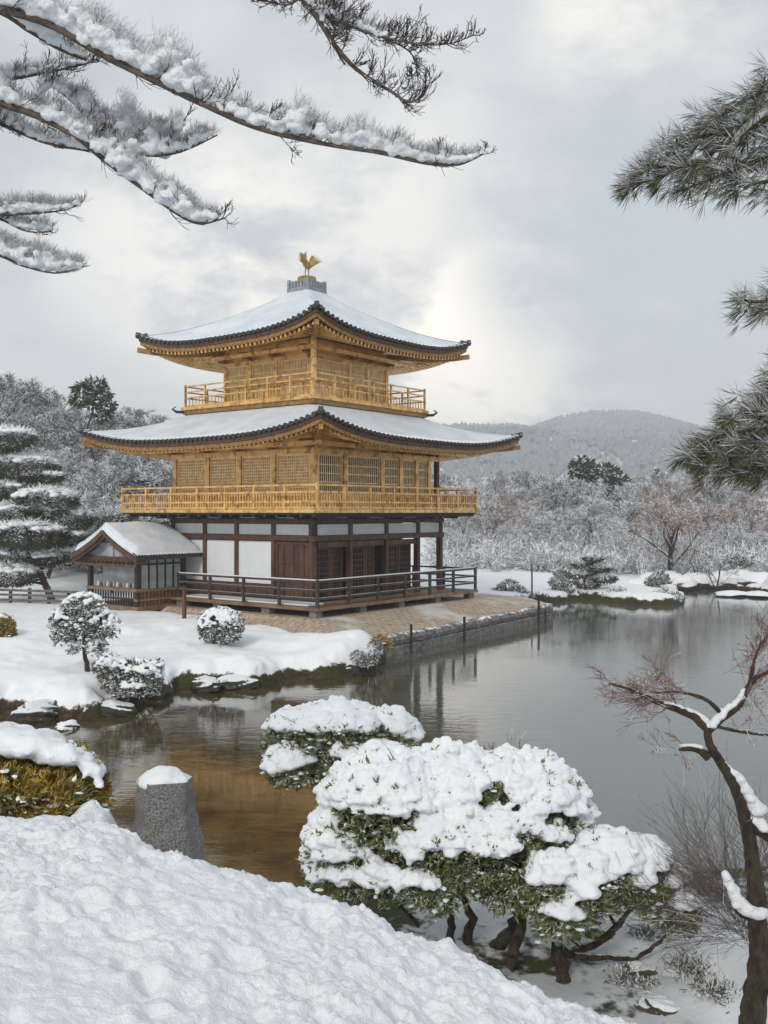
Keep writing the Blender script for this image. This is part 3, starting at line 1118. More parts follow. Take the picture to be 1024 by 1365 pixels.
# ---- ground floor
H1 = 4.1
FL, FR, Fl, Fr = Face('L', H1), Face('R', H1), Face('l', H1), Face('r', H1)
mb = MB()
mb.box((-4.0, -3.55, 1.45), (2.3, 4.0, 4.86))
mb.build('inner_wall', M['black'], pav)
for s in (-4.0, -2.0, 0.08, 1.98, 4.0):
    simple('pillar', M['red_wood'], FL, s - .09, s + .09, 1.50, 4.86, -0.12, 0.12)
for s in (-2.02, 0.33, 2.6, 4.35):
    simple('pillar', M['red_wood'], FR, s - .09, s + .09, 1.50, 4.86, -0.12, 0.12)
for s in (-2.0, 0.2, 2.4, 4.35):
    simple('pillar', M['red_wood'], Fr, s - .09, s + .09, 1.50, 4.86, -0.12, 0.12)
for s in (-1.4, 1.4):
    simple('pillar', M['red_wood'], Face('l', 4.35), s - .09, s + .09, 1.50, 4.86, -0.12, 0.12)
for fc, s0, s1 in ((FL, -4.14, 4.14), (FR, -4.30, 4.5), (Fr, -4.14, 4.5)):
    simple('beam', M['red_wood'], fc, s0, s1, 4.54, 4.72, -0.05, 0.155)
    simple('beam', M['red_wood'], fc, s0, s1, 3.88, 4.08, -0.05, 0.15)
for z0, z1 in ((4.52, 4.74), (3.84, 4.10)):
    simple('beam', M['red_wood'], Face('l', 4.35), -4.0, 4.0, z0, z1, -0.06, 0.06)
lb = [-4.0, -2.0, 0.08, 1.98, 4.0]
for i in range(4):
    s0, s1 = lb[i] + .09, lb[i + 1] - .09
    simple('wall_panel', M['plaster'], FL, s0, s1, 4.74, 4.88, -0.04, 0.03)
    simple('wall_panel', M['plaster'], FL, s0, s1, 4.10, 4.52, -0.04, 0.03)
    if i == 0:
        d = lattice('door', FL, s0, s1, 1.55, 3.84, 0.0, [M['red_wood'], M['red_wood']], 3, 2, wv=0.1, fr=0.12)
        d['label'] = 'dark red panelled door'
    else:
        simple('wall_panel', M['plaster'], FL, s0, s1, 2.15, 3.84, -0.04, 0.03)
        simple('wainscot', M['red_wood'], FL, s0, s1, 1.50, 2.15, -0.04, 0.06)
rb = [-4.0, -2.02, 0.33, 2.6, 4.35]
for i in range(4):
    s0, s1 = rb[i] + .09, rb[i + 1] - .09
    simple('wall_panel', M['plaster'], FR, s0, s1, 4.74, 4.88, -0.04, 0.03)
    simple('wall_panel', M['plaster'], FR, s0, s1, 4.10, 4.52, -0.04, 0.03)
    if i < 3:
        simple('lintel', M['red_wood'], FR, s0, s1, 3.62, 3.84, -0.03, 0.05)
for s0, s1 in ((-3.85, -2.95), (-2.92, -2.15), (-1.88, -0.75), (-0.72, -0.12), (0.75, 1.5), (1.55, 2.45)):
    d = lattice('door', FR, s0, s1, 1.55, 3.62, -0.28, [M['red_wood'], M['black']], 5, 7, wv=0.05, fr=0.1)
simple('wall_panel', M['plaster'], Fr, -3.9, 2.4, 1.5, 3.84, -0.3, -0.1)
simple('wall_panel', M['plaster'], Face('l', 2.42), -3.4, 3.9, 1.5, 4.86, -0.1, 0.0)
# bracket blocks under the balcony
for fc, ss in ((FL, lb), (FR, rb)):
    for s in ss:
        mb = MB()
        fc.box(mb, s - .16, s + .16, 4.76, 4.92, 0.12, 0.30)
        fc.box(mb, s - .42, s + .42, 4.80, 4.90, 0.16, 0.34)
        fc.box(mb, s - .10, s + .10, 4.72, 4.86, 0.30, 0.95)
        fc.box(mb, s - .3, s + .3, 4.84, 4.93, 0.62, 0.78)
        mb.build('bracket', M['dark_wood'], pav)
# ---- deck around the ground floor
mb = MB()
mb.box((-5.45, -5.45, 1.38), (5.45, 3.0, 1.50))
mb.build('deck', M['deck_wood'], pav)
mb = MB()
mb.box((-4.3, -4.3, 0.5), (4.3, 4.2, 1.38))
mb.build('plinth', M['dark_wood'], pav)
for a in (-5.2, -2.6, -0.1, 2.5, 5.15):
    mb = MB()
    mb.add(*[np.array([(a - .26, -5.36, .5), (a + .26, -5.36, .5), (a + .26, -4.95, .5), (a - .26, -4.95, .5), (a - .17, -5.3, 1.38), (a + .17, -5.3, 1.38), (a + .17, -5.0, 1.38), (a - .17, -5.0, 1.38)]),
             [(0, 1, 5, 4), (1, 2, 6, 5), (2, 3, 7, 6), (3, 0, 4, 7)]])
    mb.build('foundation_stone', M['stone'], pav)
for b in (-2.7, 0.0, 2.2):
    mb = MB()
    mb.box((-5.34, b - .2, .5), (-4.98, b + .2, 1.38))
    mb.build('foundation_stone', M['stone'], pav)


def railing(name, pts, z, hts, post_every, wr, mat, baluster=0, bal_mat=None, posth=None, cap=0.0, par_=pav, pw=0.10):
    mb = MB()
    for (p, q) in zip(pts[:-1], pts[1:]):
        for h in hts:
            mb.bar((*p, z + h), (*q, z + h), wr, wr * 0.9)
        Ls = math.hypot(q[0] - p[0], q[1] - p[1])
        npst = max(1, round(Ls / post_every))
        for i in range(npst + 1):
            if i == npst and q != pts[-1]:
                continue
            c = (p[0] + (q[0] - p[0]) * i / npst, p[1] + (q[1] - p[1]) * i / npst)
            ph = (posth or hts[-1] + 0.02) + (0.06 if i == 0 else 0)
            mb.box((c[0] - pw / 2, c[1] - pw / 2, z), (c[0] + pw / 2, c[1] + pw / 2, z + ph))
        if baluster:
            nb = int(Ls / baluster)
            for i in range(nb):
                c = (p[0] + (q[0] - p[0]) * (i + .5) / nb, p[1] + (q[1] - p[1]) * (i + .5) / nb)
                mb.box((c[0] - .022, c[1] - .022, z + hts[0]), (c[0] + .022, c[1] + .022, z + hts[-2 if len(hts) > 2 else -1]))
    return mb.build(name, mat, par_)


r = railing('railing', [(-5.36, 2.25), (-5.36, -5.36), (5.36, -5.36), (5.36, 1.5)], 1.5, (0.32, 0.62, 0.95), 1.78, 0.085, M['rail_wood'])
r['label'] = 'dark ground floor railing dusted with snow'
mb = MB()
for (p, q) in (((-5.36, 2.2), (-5.36, -5.3)), ((-5.3, -5.36), (5.3, -5.36))):
    mb.bar((*p, 2.515), (*q, 2.515), 0.075, 0.03)
mb.bar((-4.7, 2.2, 1.54), (-4.7, -4.7, 1.54), 0.9, 0.06)
mb.build('rail_snow', M['snow'], pav)

# ---- second floor
mb = MB()
mb.box((-5.45, -5.45, 4.97), (5.45, 6.0, 5.10))
mb.build('balcony_floor', M['gold'], pav)
mb = MB()
mb.box((-5.38, -5.38, 4.90), (5.38, 5.93, 4.968))
for b in np.arange(-5.2, 5.9, 0.62):
    mb.box((-5.41, b - .06, 4.80), (5.41, b + .06, 4.90))
mb.build('balcony_joists', M['dark_wood'], pav)
rr = railing('balcony_railing', [(-5.38, 5.9), (-5.38, -5.38), (5.38, -5.38), (5.38, 5.9)], 5.10, (0.06, 0.28, 0.64, 0.90), 1.55, 0.075, M['gold'], 0.15)
mb = MB()
mb.box((-3.95, -3.95, 5.10), (3.5, 3.95, 8.1))
mb.build('inner_wall', M['gold_panel'], pav)
G2L, G2R = Face('L', 4.0), Face('R', 4.0)
L2, R2 = [-4.0, -1.93, 0.0, 1.9, 3.98], [-4.0, -2.25, 0.15, 1.45, 2.6, 3.55]
for s in L2:
    simple('pillar', M['gold'], G2L, s - .10, s + .10, 5.1, 8.0, -0.1, 0.12)
for s in R2[1:]:
    simple('pillar', M['gold'], G2R, s - .10, s + .10, 5.1, 8.0, -0.1, 0.12)
simple('porch_post', M['brown_wood'], G2R, 4.18, 4.36, 5.1, 7.75, -0.1, 0.08)
simple('porch_post', M['brown_wood'], Face('r', 4.0), 4.18, 4.36, 5.1, 7.75, -0.1, 0.08)
simple('beam', M['gold'], G2L, -4.15, 4.15, 7.26, 7.46, -0.05, 0.16)
simple('beam', M['gold'], G2R, -4.2, 4.45, 7.26, 7.46, -0.05, 0.16)
simple('beam', M['gold'], Face('l', 4.27), -4.0, 4.0, 7.26, 7.46, -0.08, 0.08)
simple('sill_beam', M['gold'], G2L, -4.12, 4.12, 5.62, 5.76, -0.05, 0.14)
simple('sill_beam', M['gold'], G2R, -4.16, 3.6, 5.62, 5.76, -0.05, 0.14)
for i in range(4):
    wdw = lattice('window', G2L, L2[i] + .12, L2[i + 1] - .12, 5.76, 7.26, 0.0, [M['gold_light'], M['gold']], 15, 10, wv=0.04)
    simple('frieze', M['gold_panel'], G2L, L2[i] + .1, L2[i + 1] - .1, 7.46, 7.99, -0.04, 0.03)
for i in range(5):
    w2 = lattice('window', G2R, R2[i] + .12, R2[i + 1] - .12, 5.76, 7.26, 0.0, [M['gold_light'], M['dark_wood']], max(5, int((R2[i + 1] - R2[i]) / .15)), 3, wv=0.045)
    w2['label'] = 'dark window behind upright gold slats'
    simple('frieze', M['gold_panel'], G2R, R2[i] + .1, R2[i + 1] - .1, 7.46, 7.99, -0.04, 0.03)


def gold_bracket(fc, s, z, sc_=1.0, dk='gold_dark'):
    mb = MB()
    fc.box(mb, s - .13 * sc_, s + .13 * sc_, z, z + .13 * sc_, 0.16, 0.42)
    fc.box(mb, s - .36 * sc_, s + .36 * sc_, z + .14 * sc_, z + .25 * sc_, 0.18, 0.36)
    fc.box(mb, s - .07 * sc_, s + .07 * sc_, z + .10 * sc_, z + .24 * sc_, 0.16, 0.85)
    fc.box(mb, s - .22 * sc_, s + .22 * sc_, z + .25 * sc_, z + .34 * sc_, 0.20, 0.62)
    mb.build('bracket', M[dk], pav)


for s in L2:
    gold_bracket(G2L, s, 7.46)
for s in R2[1:]:
    gold_bracket(G2R, s, 7.46)
simple('purlin', M['gold'], Face('L', 4.9), -5.2, 5.2, 7.50, 7.66, -0.09, 0.09)
simple('purlin', M['gold'], Face('R', 4.9), -4.99, 5.2, 7.50, 7.66, -0.09, 0.09)

# ---- top floor
mb = MB()
mb.box((-3.72, -3.72, 9.0), (3.72, 3.72, 9.22), 1)
mb.box((-3.80, -3.80, 9.222), (3.80, 3.80, 9.40), 2)
mb.box((-3.86, -3.86, 9.402), (3.86, 3.86, 9.53), 0)
mb.build('balcony_floor', [M['gold'], M['grey_wood'], M['gold_dark']], pav)
for sx, sy in ((-1, 1), (1, -1), (1, 1)):
    mb = MB()
    mb.tube([(sx * 3.6, sy * 3.6, 9.32), (sx * 4.0, sy * 4.0, 9.34), (sx * 4.12, sy * 4.12, 9.46), (sx * 4.02, sy * 4.02, 9.56)], [.07, .06, .05, .03], 6)
    mb.build('corner_hook', M['dark_wood'], pav)
railing('balcony_railing', [(-3.72, 3.72), (-3.72, -3.72), (3.72, -3.72), (3.72, 3.72), (-3.72, 3.72)], 9.53, (0.05, 0.40, 0.66, 0.90), 1.24, 0.06, M['gold'], 0, pw=0.075)
for f in (Face('L', 3.72), Face('R', 3.72)):
    mb = MB()
    for s in np.arange(-3.55, 3.6, 0.2):
        f.box(mb, s - .016, s + .016, 9.58, 9.93, -.016, .016)
    mb.build('balustrade', M['gold'], pav)
W3L, W3R = Face('L', 2.47), Face('R', 2.47)
mb = MB()
mb.box((-2.42, -2.42, 9.53), (2.42, 2.42, 12.1))
mb.build('inner_wall', M['gold_panel'], pav)
L3 = [-2.47, -0.55, 0.95, 2.47]
R3 = [-2.47, -0.1, 1.15, 2.47]
for s in L3:
    simple('pillar', M['gold'], W3L, s - .09, s + .09, 9.53, 12.0, -0.09, 0.1)
for s in R3[1:]:
    simple('pillar', M['gold'], W3R, s - .09, s + .09, 9.53, 12.0, -0.09, 0.1)
for fc in (W3L, W3R):
    simple('beam', M['gold'], fc, -2.62, 2.62, 11.28, 11.44, -0.05, 0.15)
    simple('beam', M['gold'], fc, -2.62, 2.62, 10.36, 10.46, -0.05, 0.12)
for fc, ss in ((W3L, L3), (W3R, R3)):
    for i in range(3):
        wv = lattice('window', fc, ss[i] + .1, ss[i + 1] - .1, 10.46, 11.28, 0.0, [M['gold_light'], M['gold']], int((ss[i + 1] - ss[i]) / .1), 1, wv=0.045, fr=0.05)
        lattice('lower_panel', fc, ss[i] + .1, ss[i + 1] - .1, 9.55, 10.36, 0.0, [M['gold'], M['gold_light']], 3, 0, wv=0.05)
        simple('frieze', M['gold_panel'], fc, ss[i] + .09, ss[i + 1] - .09, 11.44, 11.98, -0.04, 0.03)
    for s in ss[1:] if fc is W3R else ss:
        gold_bracket(fc, s, 11.44, 0.9)
# carved corner post of the top floor stands forward on the balcony corner
simple('corner_post', M['gold'], Face('L', 3.72), -3.80, -3.64, 9.53, 11.75, -0.08, 0.08)
simple('purlin', M['gold'], Face('L', 3.35), -3.6, 3.6, 11.46, 11.60, -0.08, 0.08)
simple('purlin', M['gold'], Face('R', 3.35), -3.42, 3.6, 11.46, 11.60, -0.08, 0.08)
# ---- finial: stepped stone-grey plinth, gold pad and gilt bird
M['lead'] = surf('lead_grey', (0.30, 0.33, 0.37), (0.20, 0.22, 0.25), 6, 0.6, bump=0.3, bscale=20, snow=(0.7, 0.95, 0.3))
mb = MB()
mb.box((-.62, -.62, 14.36), (.62, .62, 14.80))
for i in range(-3, 4):
    for sx, sy in ((0, -1), (0, 1), (-1, 0), (1, 0)):
        c = (sx * .54 + (i * .185 if sx == 0 else 0), sy * .54 + (i * .185 if sy == 0 else 0))
        if sx != 0 and abs(i) == 3:
            continue
        mb.box((c[0] - .066, c[1] - .066, 14.80), (c[0] + .066, c[1] + .066, 15.10 + (0.08 if abs(i) == 3 else 0)))
mb.box((-.49, -.49, 14.801), (.49, .49, 15.06))
mb.build('finial_plinth', M['lead'], pav)
mb = MB()
mb.tube([(0, 0, 15.06), (0, 0, 15.12), (0, 0, 15.18), (0, 0, 15.34), (0, 0, 15.38)], [.42, .47, .42, .40, .26], 20)
mb.build('finial_pad', M['gold_bright'], pav, True)
mb = MB()
c45 = np.array((E_A[0], -E_A[1], 0))     # a horizontal axis seen broadside in this frame


def bp(x, z, y=0.0):
    """x across the view, y depth, in the pavilion frame."""
    ax = np.array((math.cos(-ROT), math.sin(-ROT)))
    ay = np.array((-math.sin(-ROT), math.cos(-ROT)))
    v = ax * x + ay * y
    return (v[0], v[1], 15.34 + z * .98)


for dx in (-.07, .07):
    mb.tube([bp(dx, 0), bp(dx * 1.1, .22), bp(dx * .8, .42)], [.028, .024, .04], 6)
    for f in (-.09, 0, .09):
        mb.tube([bp(dx, .02), bp(dx - .07, 0.01, f)], [.018, .008], 5)
mb.tube([bp(.13, .40), bp(.06, .50), bp(-.04, .60), bp(-.10, .72), bp(-.09, .84), bp(-.05, .95), bp(-.08, 1.02)], [.07, .13, .15, .10, .06, .055, .045], 10)
mb.tube([bp(-.06, 1.02), bp(-.13, 1.03), bp(-.2, 1.0)], [.06, .04, .006], 8)
mb.tube([bp(-.05, 1.05), bp(-.02, 1.13), bp(.03, 1.17)], [.02, .016, .004], 5)
mb.tube([bp(-.07, 1.05), bp(-.08, 1.14), bp(-.05, 1.2)], [.02, .016, .004], 5)
for sgn in (-1, 1):
    for i in range(6):
        a = 0.25 + i * 0.2
        ln = 0.62 - 0.05 * abs(i - 2)
        mb.tube([bp(-.02 + .02 * i, .60, sgn * .10), bp(sgn * .16 + .02, .62 + .06 * i, sgn * .22), bp(sgn * (.16 + .22 * math.cos(a)), .62 + ln * math.sin(a), sgn * .30)], [.035, .05, .006], 6)
for i in range(6):
    a = 0.55 + i * 0.2
    mb.tube([bp(.12, .44), bp(.12 + .28 * math.cos(a), .44 + .30 * math.sin(a), (i - 2.5) * .03), bp(.12 + .62 * math.cos(a - .12), .44 + .62 * math.sin(a - .12), (i - 2.5) * .06)], [.03, .05, .008], 6)
b_ = mb.build('gilt_bird', M['gold_bright'], pav, True)
b_['label'] = 'gilt bird finial with raised wings and tail'

# ---------------------------------------------------------------- small gabled garden pavilion
A0, A1, B0, B1 = -7.1, -4.75, 2.7, 5.78
sp_ = thing('garden_pavilion', tuple(PL(A0, B0)) + (1.0,), 'small open timber pavilion with a snowy gabled roof, joined to the gold building', 'pavilion', rz=ROT)
LA, LBb = A1 - A0, B1 - B0                       # local: x along a, y along b, z from 1.0
for x in (0, LA):
    for y in (0, LBb):
        mb = MB()
        mb.box((x - .09, y - .09, 0), (x + .09, y + .09, 2.25))
        mb.build('post', M['dark_wood'], sp_)
mb = MB()
mb.box((-.12, -.12, 0.02), (LA + .5, LBb + .12, 0.2))
mb.build('floor', M['deck_wood'], sp_)
for nm, lo, hi, mt in (('beam', (-.13, -.10, 2.06), (LA + .13, .10, 2.24), 'brown_wood'), ('beam', (-.14, -.45, 1.98), (.09, LBb + .45, 2.18), 'brown_wood'),
                       ('beam', (-.12, LBb - .1, 2.06), (LA + .1, LBb + .1, 2.24), 'brown_wood'),
                       ('sill', (-.11, -.12, .78), (LA + .1, .12, .90), 'deck_wood'), ('sill', (-.16, -.1, .80), (.12, LBb + .1, .92), 'deck_wood'),
                       ('rail', (-.10, -.09, .42), (LA + .1, .09, .50), 'deck_wood')):
    mb = MB()
    mb.box(lo, hi)
    mb.build(nm, M[mt], sp_)
# long side: paper window with bars, lattice apron below
mb = MB()
mb.box((.1, -.02, .9), (LA - .1, .02, 2.06), 1)
for i in range(6):
    x = .12 + (LA - .24) * i / 5
    mb.box((x - .03, -.06, .9), (x + .03, -.021, 2.06), 0)
mb.box((.1, -.065, 1.85), (LA - .1, -.022, 1.92), 0)
mb.build('window', [M['dark_wood'], M['grey_panel']], sp_)
mb = MB()
mb.box((.09, -.01, .2), (LA - .09, .015, .78), 1)
for i in range(13):
    x = .1 + (LA - .2) * i / 12
    mb.box((x - .02, -.045, .2), (x + .02, -.011, .78), 0)
mb.build('apron', [M['brown_wood'], M['gold_dark']], sp_)
# gable end: open bay with a back screen and shelf of jars
mb = MB()
mb.box((.55, .1, .92), (.6, LBb - .1, 1.98))
mb.build('screen', M['grey_panel'], sp_)
mb = MB()
for i in range(17):
    y = .2 + (LBb - .4) * i / 16
    mb.box((-.03, y - .02, .2), (.015, y + .02, .80))
mb.box((-.04, .1, .45), (.02, LBb - .1, .52))
mb.build('apron', M['dark_wood'], sp_)
mb = MB()
for i in range(13):
    y = .25 + (LBb - .5) * i / 12
    mb.tube([(.2, y, .92), (.2, y, 1.02), (.2, y, 1.06), (.2, y, 1.12)], [.06, .06, .03, .025], 7, i % 3)
mb.build('jars', [M['plaster'], M['grey_panel'], M['red_bud']], sp_)
# gable roof with concave sweep
RY, RZt, RE = LBb / 2, 3.34, 2.20                    # ridge y, ridge z, eave z
OV = 0.62


def groof(y):
    t = abs(y - RY) / (RY + OV)
    return RZt - (RZt - RE) * (t ** 0.82) + 0.06 * t ** 4


X0, X1 = -.55, LA + .62


def gsheet(off0, off1, x0, x1, ys, ny=28, nx=12, endroll=0.0, nz=0.0):
    mb = MB()
    ylist = np.linspace(ys[0], ys[1], ny)
    for side in (1, 0):
        V = []
        for i in range(nx):
            for j in range(ny):
                x = x0 + (x1 - x0) * i / (nx - 1)
                y = ylist[j]
                o = off1 if side else off0
                z = groof(y) + o
                if side and endroll:
                    e = min(i, nx - 1 - i, 1) / 1.0
                    e2 = min(j, ny - 1 - j, 3) / 3.0
                    z = groof(y) + off0 + (off1 - off0) * math.sqrt(max(0, 1 - (1 - e) ** 2)) * math.sqrt(max(0, 1 - (1 - e2) ** 2)) + nz * float(fbm(np.array(x * 2.0), np.array(y * 2.0), 4, 3))
                V.append((x, y, z))
        idx = (np.arange(nx - 1)[:, None] * ny + np.arange(ny - 1)[None]).ravel()
        q = np.stack([idx, idx + ny, idx + ny + 1, idx + 1], 1)
        mb.add(V, q if side else q[:, ::-1])
    if not endroll:
        V = []
        for x in (x0, x1):
            for j in range(ny):
                V += [(x, ylist[j], groof(ylist[j]) + off0), (x, ylist[j], groof(ylist[j]) + off1)]
        q = [(j * 2, j * 2 + 2, j * 2 + 3, j * 2 + 1) for j in range(ny - 1)] + [(2 * ny + j * 2 + 1, 2 * ny + j * 2 + 3, 2 * ny + j * 2 + 2, 2 * ny + j * 2) for j in range(ny - 1)]
        mb.add(V, q)
        V = []
        for j in (0, ny - 1):
            V += [(x0, ylist[j], groof(ylist[j]) + off0), (x1, ylist[j], groof(ylist[j]) + off0), (x1, ylist[j], groof(ylist[j]) + off1), (x0, ylist[j], groof(ylist[j]) + off1)]
        mb.add(V, [(0, 1, 2, 3), (7, 6, 5, 4)])
    return mb


rf = gsheet(-0.14, 0.0, X0, X1, (-OV, LBb + OV)).build('roof', M['tile'], sp_)
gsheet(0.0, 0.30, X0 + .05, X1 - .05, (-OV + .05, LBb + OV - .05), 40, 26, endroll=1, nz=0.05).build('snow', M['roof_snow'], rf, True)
mb = MB()
for i in range(24):
    x = X0 + .08 + (X1 - X0 - .16) * i / 23
    for y, yi in ((-OV - .04, .3), (LBb + OV + .04, -.3)):
        mb.tube([(x, y, groof(y) + .0), (x, y + yi, groof(y + yi) + .02)], [.065, .065], 7)
mb.build('eave_tile', M['tile'], rf, True)
for sd in (0, 1):                                   # barge boards on the gable
    mb = MB()
    ys = np.linspace(RY, -OV - .02, 10) if sd == 0 else np.linspace(RY, LBb + OV + .02, 10)
    for y0, y1 in zip(ys[:-1], ys[1:]):
        mb.bar((X0 + .02, y0, groof(y0) - .15), (X0 + .02, y1, groof(y1) - .15), 0.08, 0.15)
        mb.bar((X0 + .12, y0, groof(y0) - .28), (X0 + .12, y1, groof(y1) - .28), 0.06, 0.10)
    mb.build('barge_board', M['brown_wood'], rf)
mb = MB()
ys = np.linspace(.0, LBb, 13)
V = [(-.03, y, groof(y) - .2) for y in ys] + [(-.03, y, 2.18) for y in ys]
mb.add(V, [(j, j + 1, 13 + j + 1, 13 + j) for j in range(12)])
mb.box((-.1, RY - .1, 2.18), (-.035, RY + .1, 3.2))
mb.box((-.1, RY - .8, 2.62), (-.036, RY + .8, 2.74))
mb.build('gable_wall', M['grey_panel'], sp_)
mb = MB()
for i in range(15):
    y = -.4 + (LBb + .8) * i / 14
    mb.box((X0 + .12, y - .035, 1.9), (.05, y + .035, 1.98))
mb.box((X0 + .1, -.45, 1.80), (X0 + .16, LBb + .45, 1.90))
mb.build('gable_fringe', M['brown_wood'], sp_)

# ================================================================ vegetation builders
def unit(v):
    v = np.asarray(v, float)
    return v / (np.linalg.norm(v) + 1e-9)


def grow(seed, h, r0, kids=(6, 6, 5, 4), ang=(38, 62), lens=(0.52, 0.55, 0.55, 0.55), first=0.30, up=0.10, wob=0.16, rmin=0.014, lean=0.06, droop=0.0, fork=1.0):
    """Branching skeleton as segments (p0, p1, r0, r1, level) for a tree of height about h."""
    rng = random.Random(seed)
    S = []

    def go(p, d, Ln, r, lev):
        ns = (7, 6, 4, 3, 2)[min(lev, 4)]
        pts, rad = [p], [r]
        q, dd = p.copy(), d.copy()
        for i in range(ns):
            dd = unit(dd + np.array([rng.gauss(0, wob), rng.gauss(0, wob), rng.gauss(0, wob) + (up if lev else 0.02) - (droop if lev > 1 else 0)]))
            q = q + dd * Ln / ns
            pts.append(q)
            t = (i + 1) / ns
            rad.append(max(rmin, r * (1 - 0.72 * t)))
        for i in range(ns):
            S.append((pts[i], pts[i + 1], rad[i], rad[i + 1], lev))
        if lev >= len(kids):
            return
        k = kids[lev]
        f0 = first if lev == 0 else 0.2
        for j in range(k):
            t = f0 + (1 - f0) * (j + rng.uniform(0.2, 1.0)) / k
            t = min(t, 0.98)
            x = t * ns
            i = min(int(x), ns - 1)
            b = pts[i] + (pts[i + 1] - pts[i]) * (x - i)
            ax = unit(pts[i + 1] - pts[i])
            a = R(rng.uniform(*ang))
            ph = rng.uniform(0, 6.283) if lev else (j * 2.4 + rng.uniform(-.5, .5))
            s = unit(np.cross(ax, (0.3, 0.1, 0.95) if abs(ax[2]) < 0.9 else (1, 0, 0)))
            u = np.cross(ax, s)
            nd = unit(ax * math.cos(a) + math.sin(a) * (s * math.cos(ph) + u * math.sin(ph)))
            ln = Ln * lens[lev] * (1.15 - 0.5 * (t - f0) / (1 - f0)) * rng.uniform(.8, 1.2)
            go(b, nd, ln, max(rmin, rad[i] * 0.62), lev + 1)
    d0 = unit(np.array([rng.gauss(0, lean), rng.gauss(0, lean), 1]))
    go(np.zeros(3), d0, h * 0.72, r0, 0)
    return S


def seg_arrays(S, lo, hi):
    T = [s for s in S if lo <= s[4] <= hi]
    return np.array([s[0] for s in T]), np.array([s[1] for s in T]), np.array([s[2] for s in T]), np.array([s[3] for s in T])


def tree_proto(seed, h, r0, twig_mat, extra_twigs=0, **kw):
    """Trunk-and-limbs mesh and crown-of-twigs mesh, origin at the foot."""
    S = grow(seed, h, r0, **kw)
    tr = MB()
    tr.segs(*seg_arrays(S, 0, 1), n=6)
    cr = MB()
    cr.segs(*seg_arrays(S, 2, 9), n=3)
    if extra_twigs:
        rs = np.random.RandomState(seed)
        P0, P1, _, _ = seg_arrays(S, 3, 9)
        i = rs.randint(0, len(P0), extra_twigs)
        t = rs.uniform(0, 1, (extra_twigs, 1))
        P = P0[i] * (1 - t) + P1[i] * t
        D = (P1 - P0)[i]
        D = D / (np.linalg.norm(D, axis=1)[:, None] + 1e-9) + rs.normal(0, 0.55, (extra_twigs, 3)) + np.array([0, 0, 0.12])
        cr.blades(P, D, rs.uniform(.18, .5, extra_twigs) * h / 8, 0.030 * h / 8, rng=rs)
    zmax = max(s[1][2] for s in S)
    a = tr.build('trunk', M['far_bark'], None, True)
    b = cr.build('crown', M[twig_mat], None, False)
    return a, b, zmax


def tree_from(proto, name, loc, height, label, cat, group, rz, wide=1.0, mats=None):
    a, b, zmax = proto
    t = thing(name, loc, label, cat, group, rz)
    s = height / zmax
    for o in (a, b):
        if o.parent is None and not o.get('used'):
            o['used'] = 1
            c = o
        else:
            c = o.copy()
            COL.objects.link(c)
        c.parent = t
        c.matrix_parent_inverse = Matrix()
        c.location = (0, 0, 0)
    t.scale = (s * wide, s * wide, s)
    return t


# ---------------------------------------------------------------- frosted trees
T_ = {}
T_['round'] = [tree_proto(11 + i, 8, 0.17, 'frost_twig', 5200, kids=(7, 6, 5, 4), first=0.22, up=0.08) for i in range(3)]
T_['russet'] = [tree_proto(31 + i, 8, 0.16, 'red_twig', 5200, kids=(7, 6, 5, 4), first=0.22, ang=(28, 52), up=0.13) for i in range(2)]
T_['grey'] = [tree_proto(51 + i, 9, 0.2, 'grey_twig', 5600, kids=(8, 6, 5, 4), first=0.25, ang=(35, 60), up=0.12, lens=(.45, .55, .55, .5)) for i in range(3)]
T_['low'] = [tree_proto(71 + i, 6, 0.13, 'frost_twig', 5200, kids=(7, 6, 5, 4), first=0.08, ang=(45, 75), up=0.03, lens=(.7, .55, .55, .55), lean=.2) for i in range(2)]
rng = random.Random(12)
nid = 0


def far_tree(kind, u, Y, vtop, label, group, wide=1.0, name='frosted_tree', hmin=2.2):
    global nid
    nid += 1
    x = (u - CU) / F * Y
    z = gz(x, Y)
    h = max(hmin, 5 - (vtop - CV) / F * Y - z)
    pr = T_[kind][nid % len(T_[kind])]
    return tree_from(pr, name, (x, Y, z - 0.05), h, label, 'tree', group, rng.uniform(0, 6.28), wide)


GR = 'frosted trees on the far shore right of the pavilion'
LB_W = 'bare tree white with frost in the mass on the far shore'
LB_R = 'bare russet-tinged tree among white ones on the far shore'
LB_G = 'thin grey bare tree standing among the far shore trees'
for i in range(17):
    u = 600 + 30 * i + rng.uniform(-10, 10)
    far_tree('low', u, rng.uniform(70, 77), 695 + rng.uniform(-8, 16), LB_W, GR, 1.35)
for i in range(15):
    u = 596 + 33 * i + rng.uniform(-10, 10)
    k = 'russet' if (630 < u < 720 or u > 800) and rng.random() < .85 else 'round'
    far_tree(k, u, rng.uniform(79, 88), 668 + rng.uniform(-8, 12), LB_R if k == 'russet' else LB_W, GR, 1.4)
for i in range(15):
    u = 596 + 34 * i + rng.uniform(-10, 10)
    k = rng.choice(['russet', 'russet', 'grey', 'round'])
    far_tree(k, u, rng.uniform(92, 104), 642 + rng.uniform(-7, 10), {'russet': LB_R, 'grey': LB_G, 'round': LB_W}[k], GR, 1.25)
for i in range(10):
    u = 610 + 50 * i + rng.uniform(-14, 14)
    far_tree('grey', u, rng.uniform(116, 132), 632 + rng.uniform(-7, 8), LB_G, GR, 1.2)
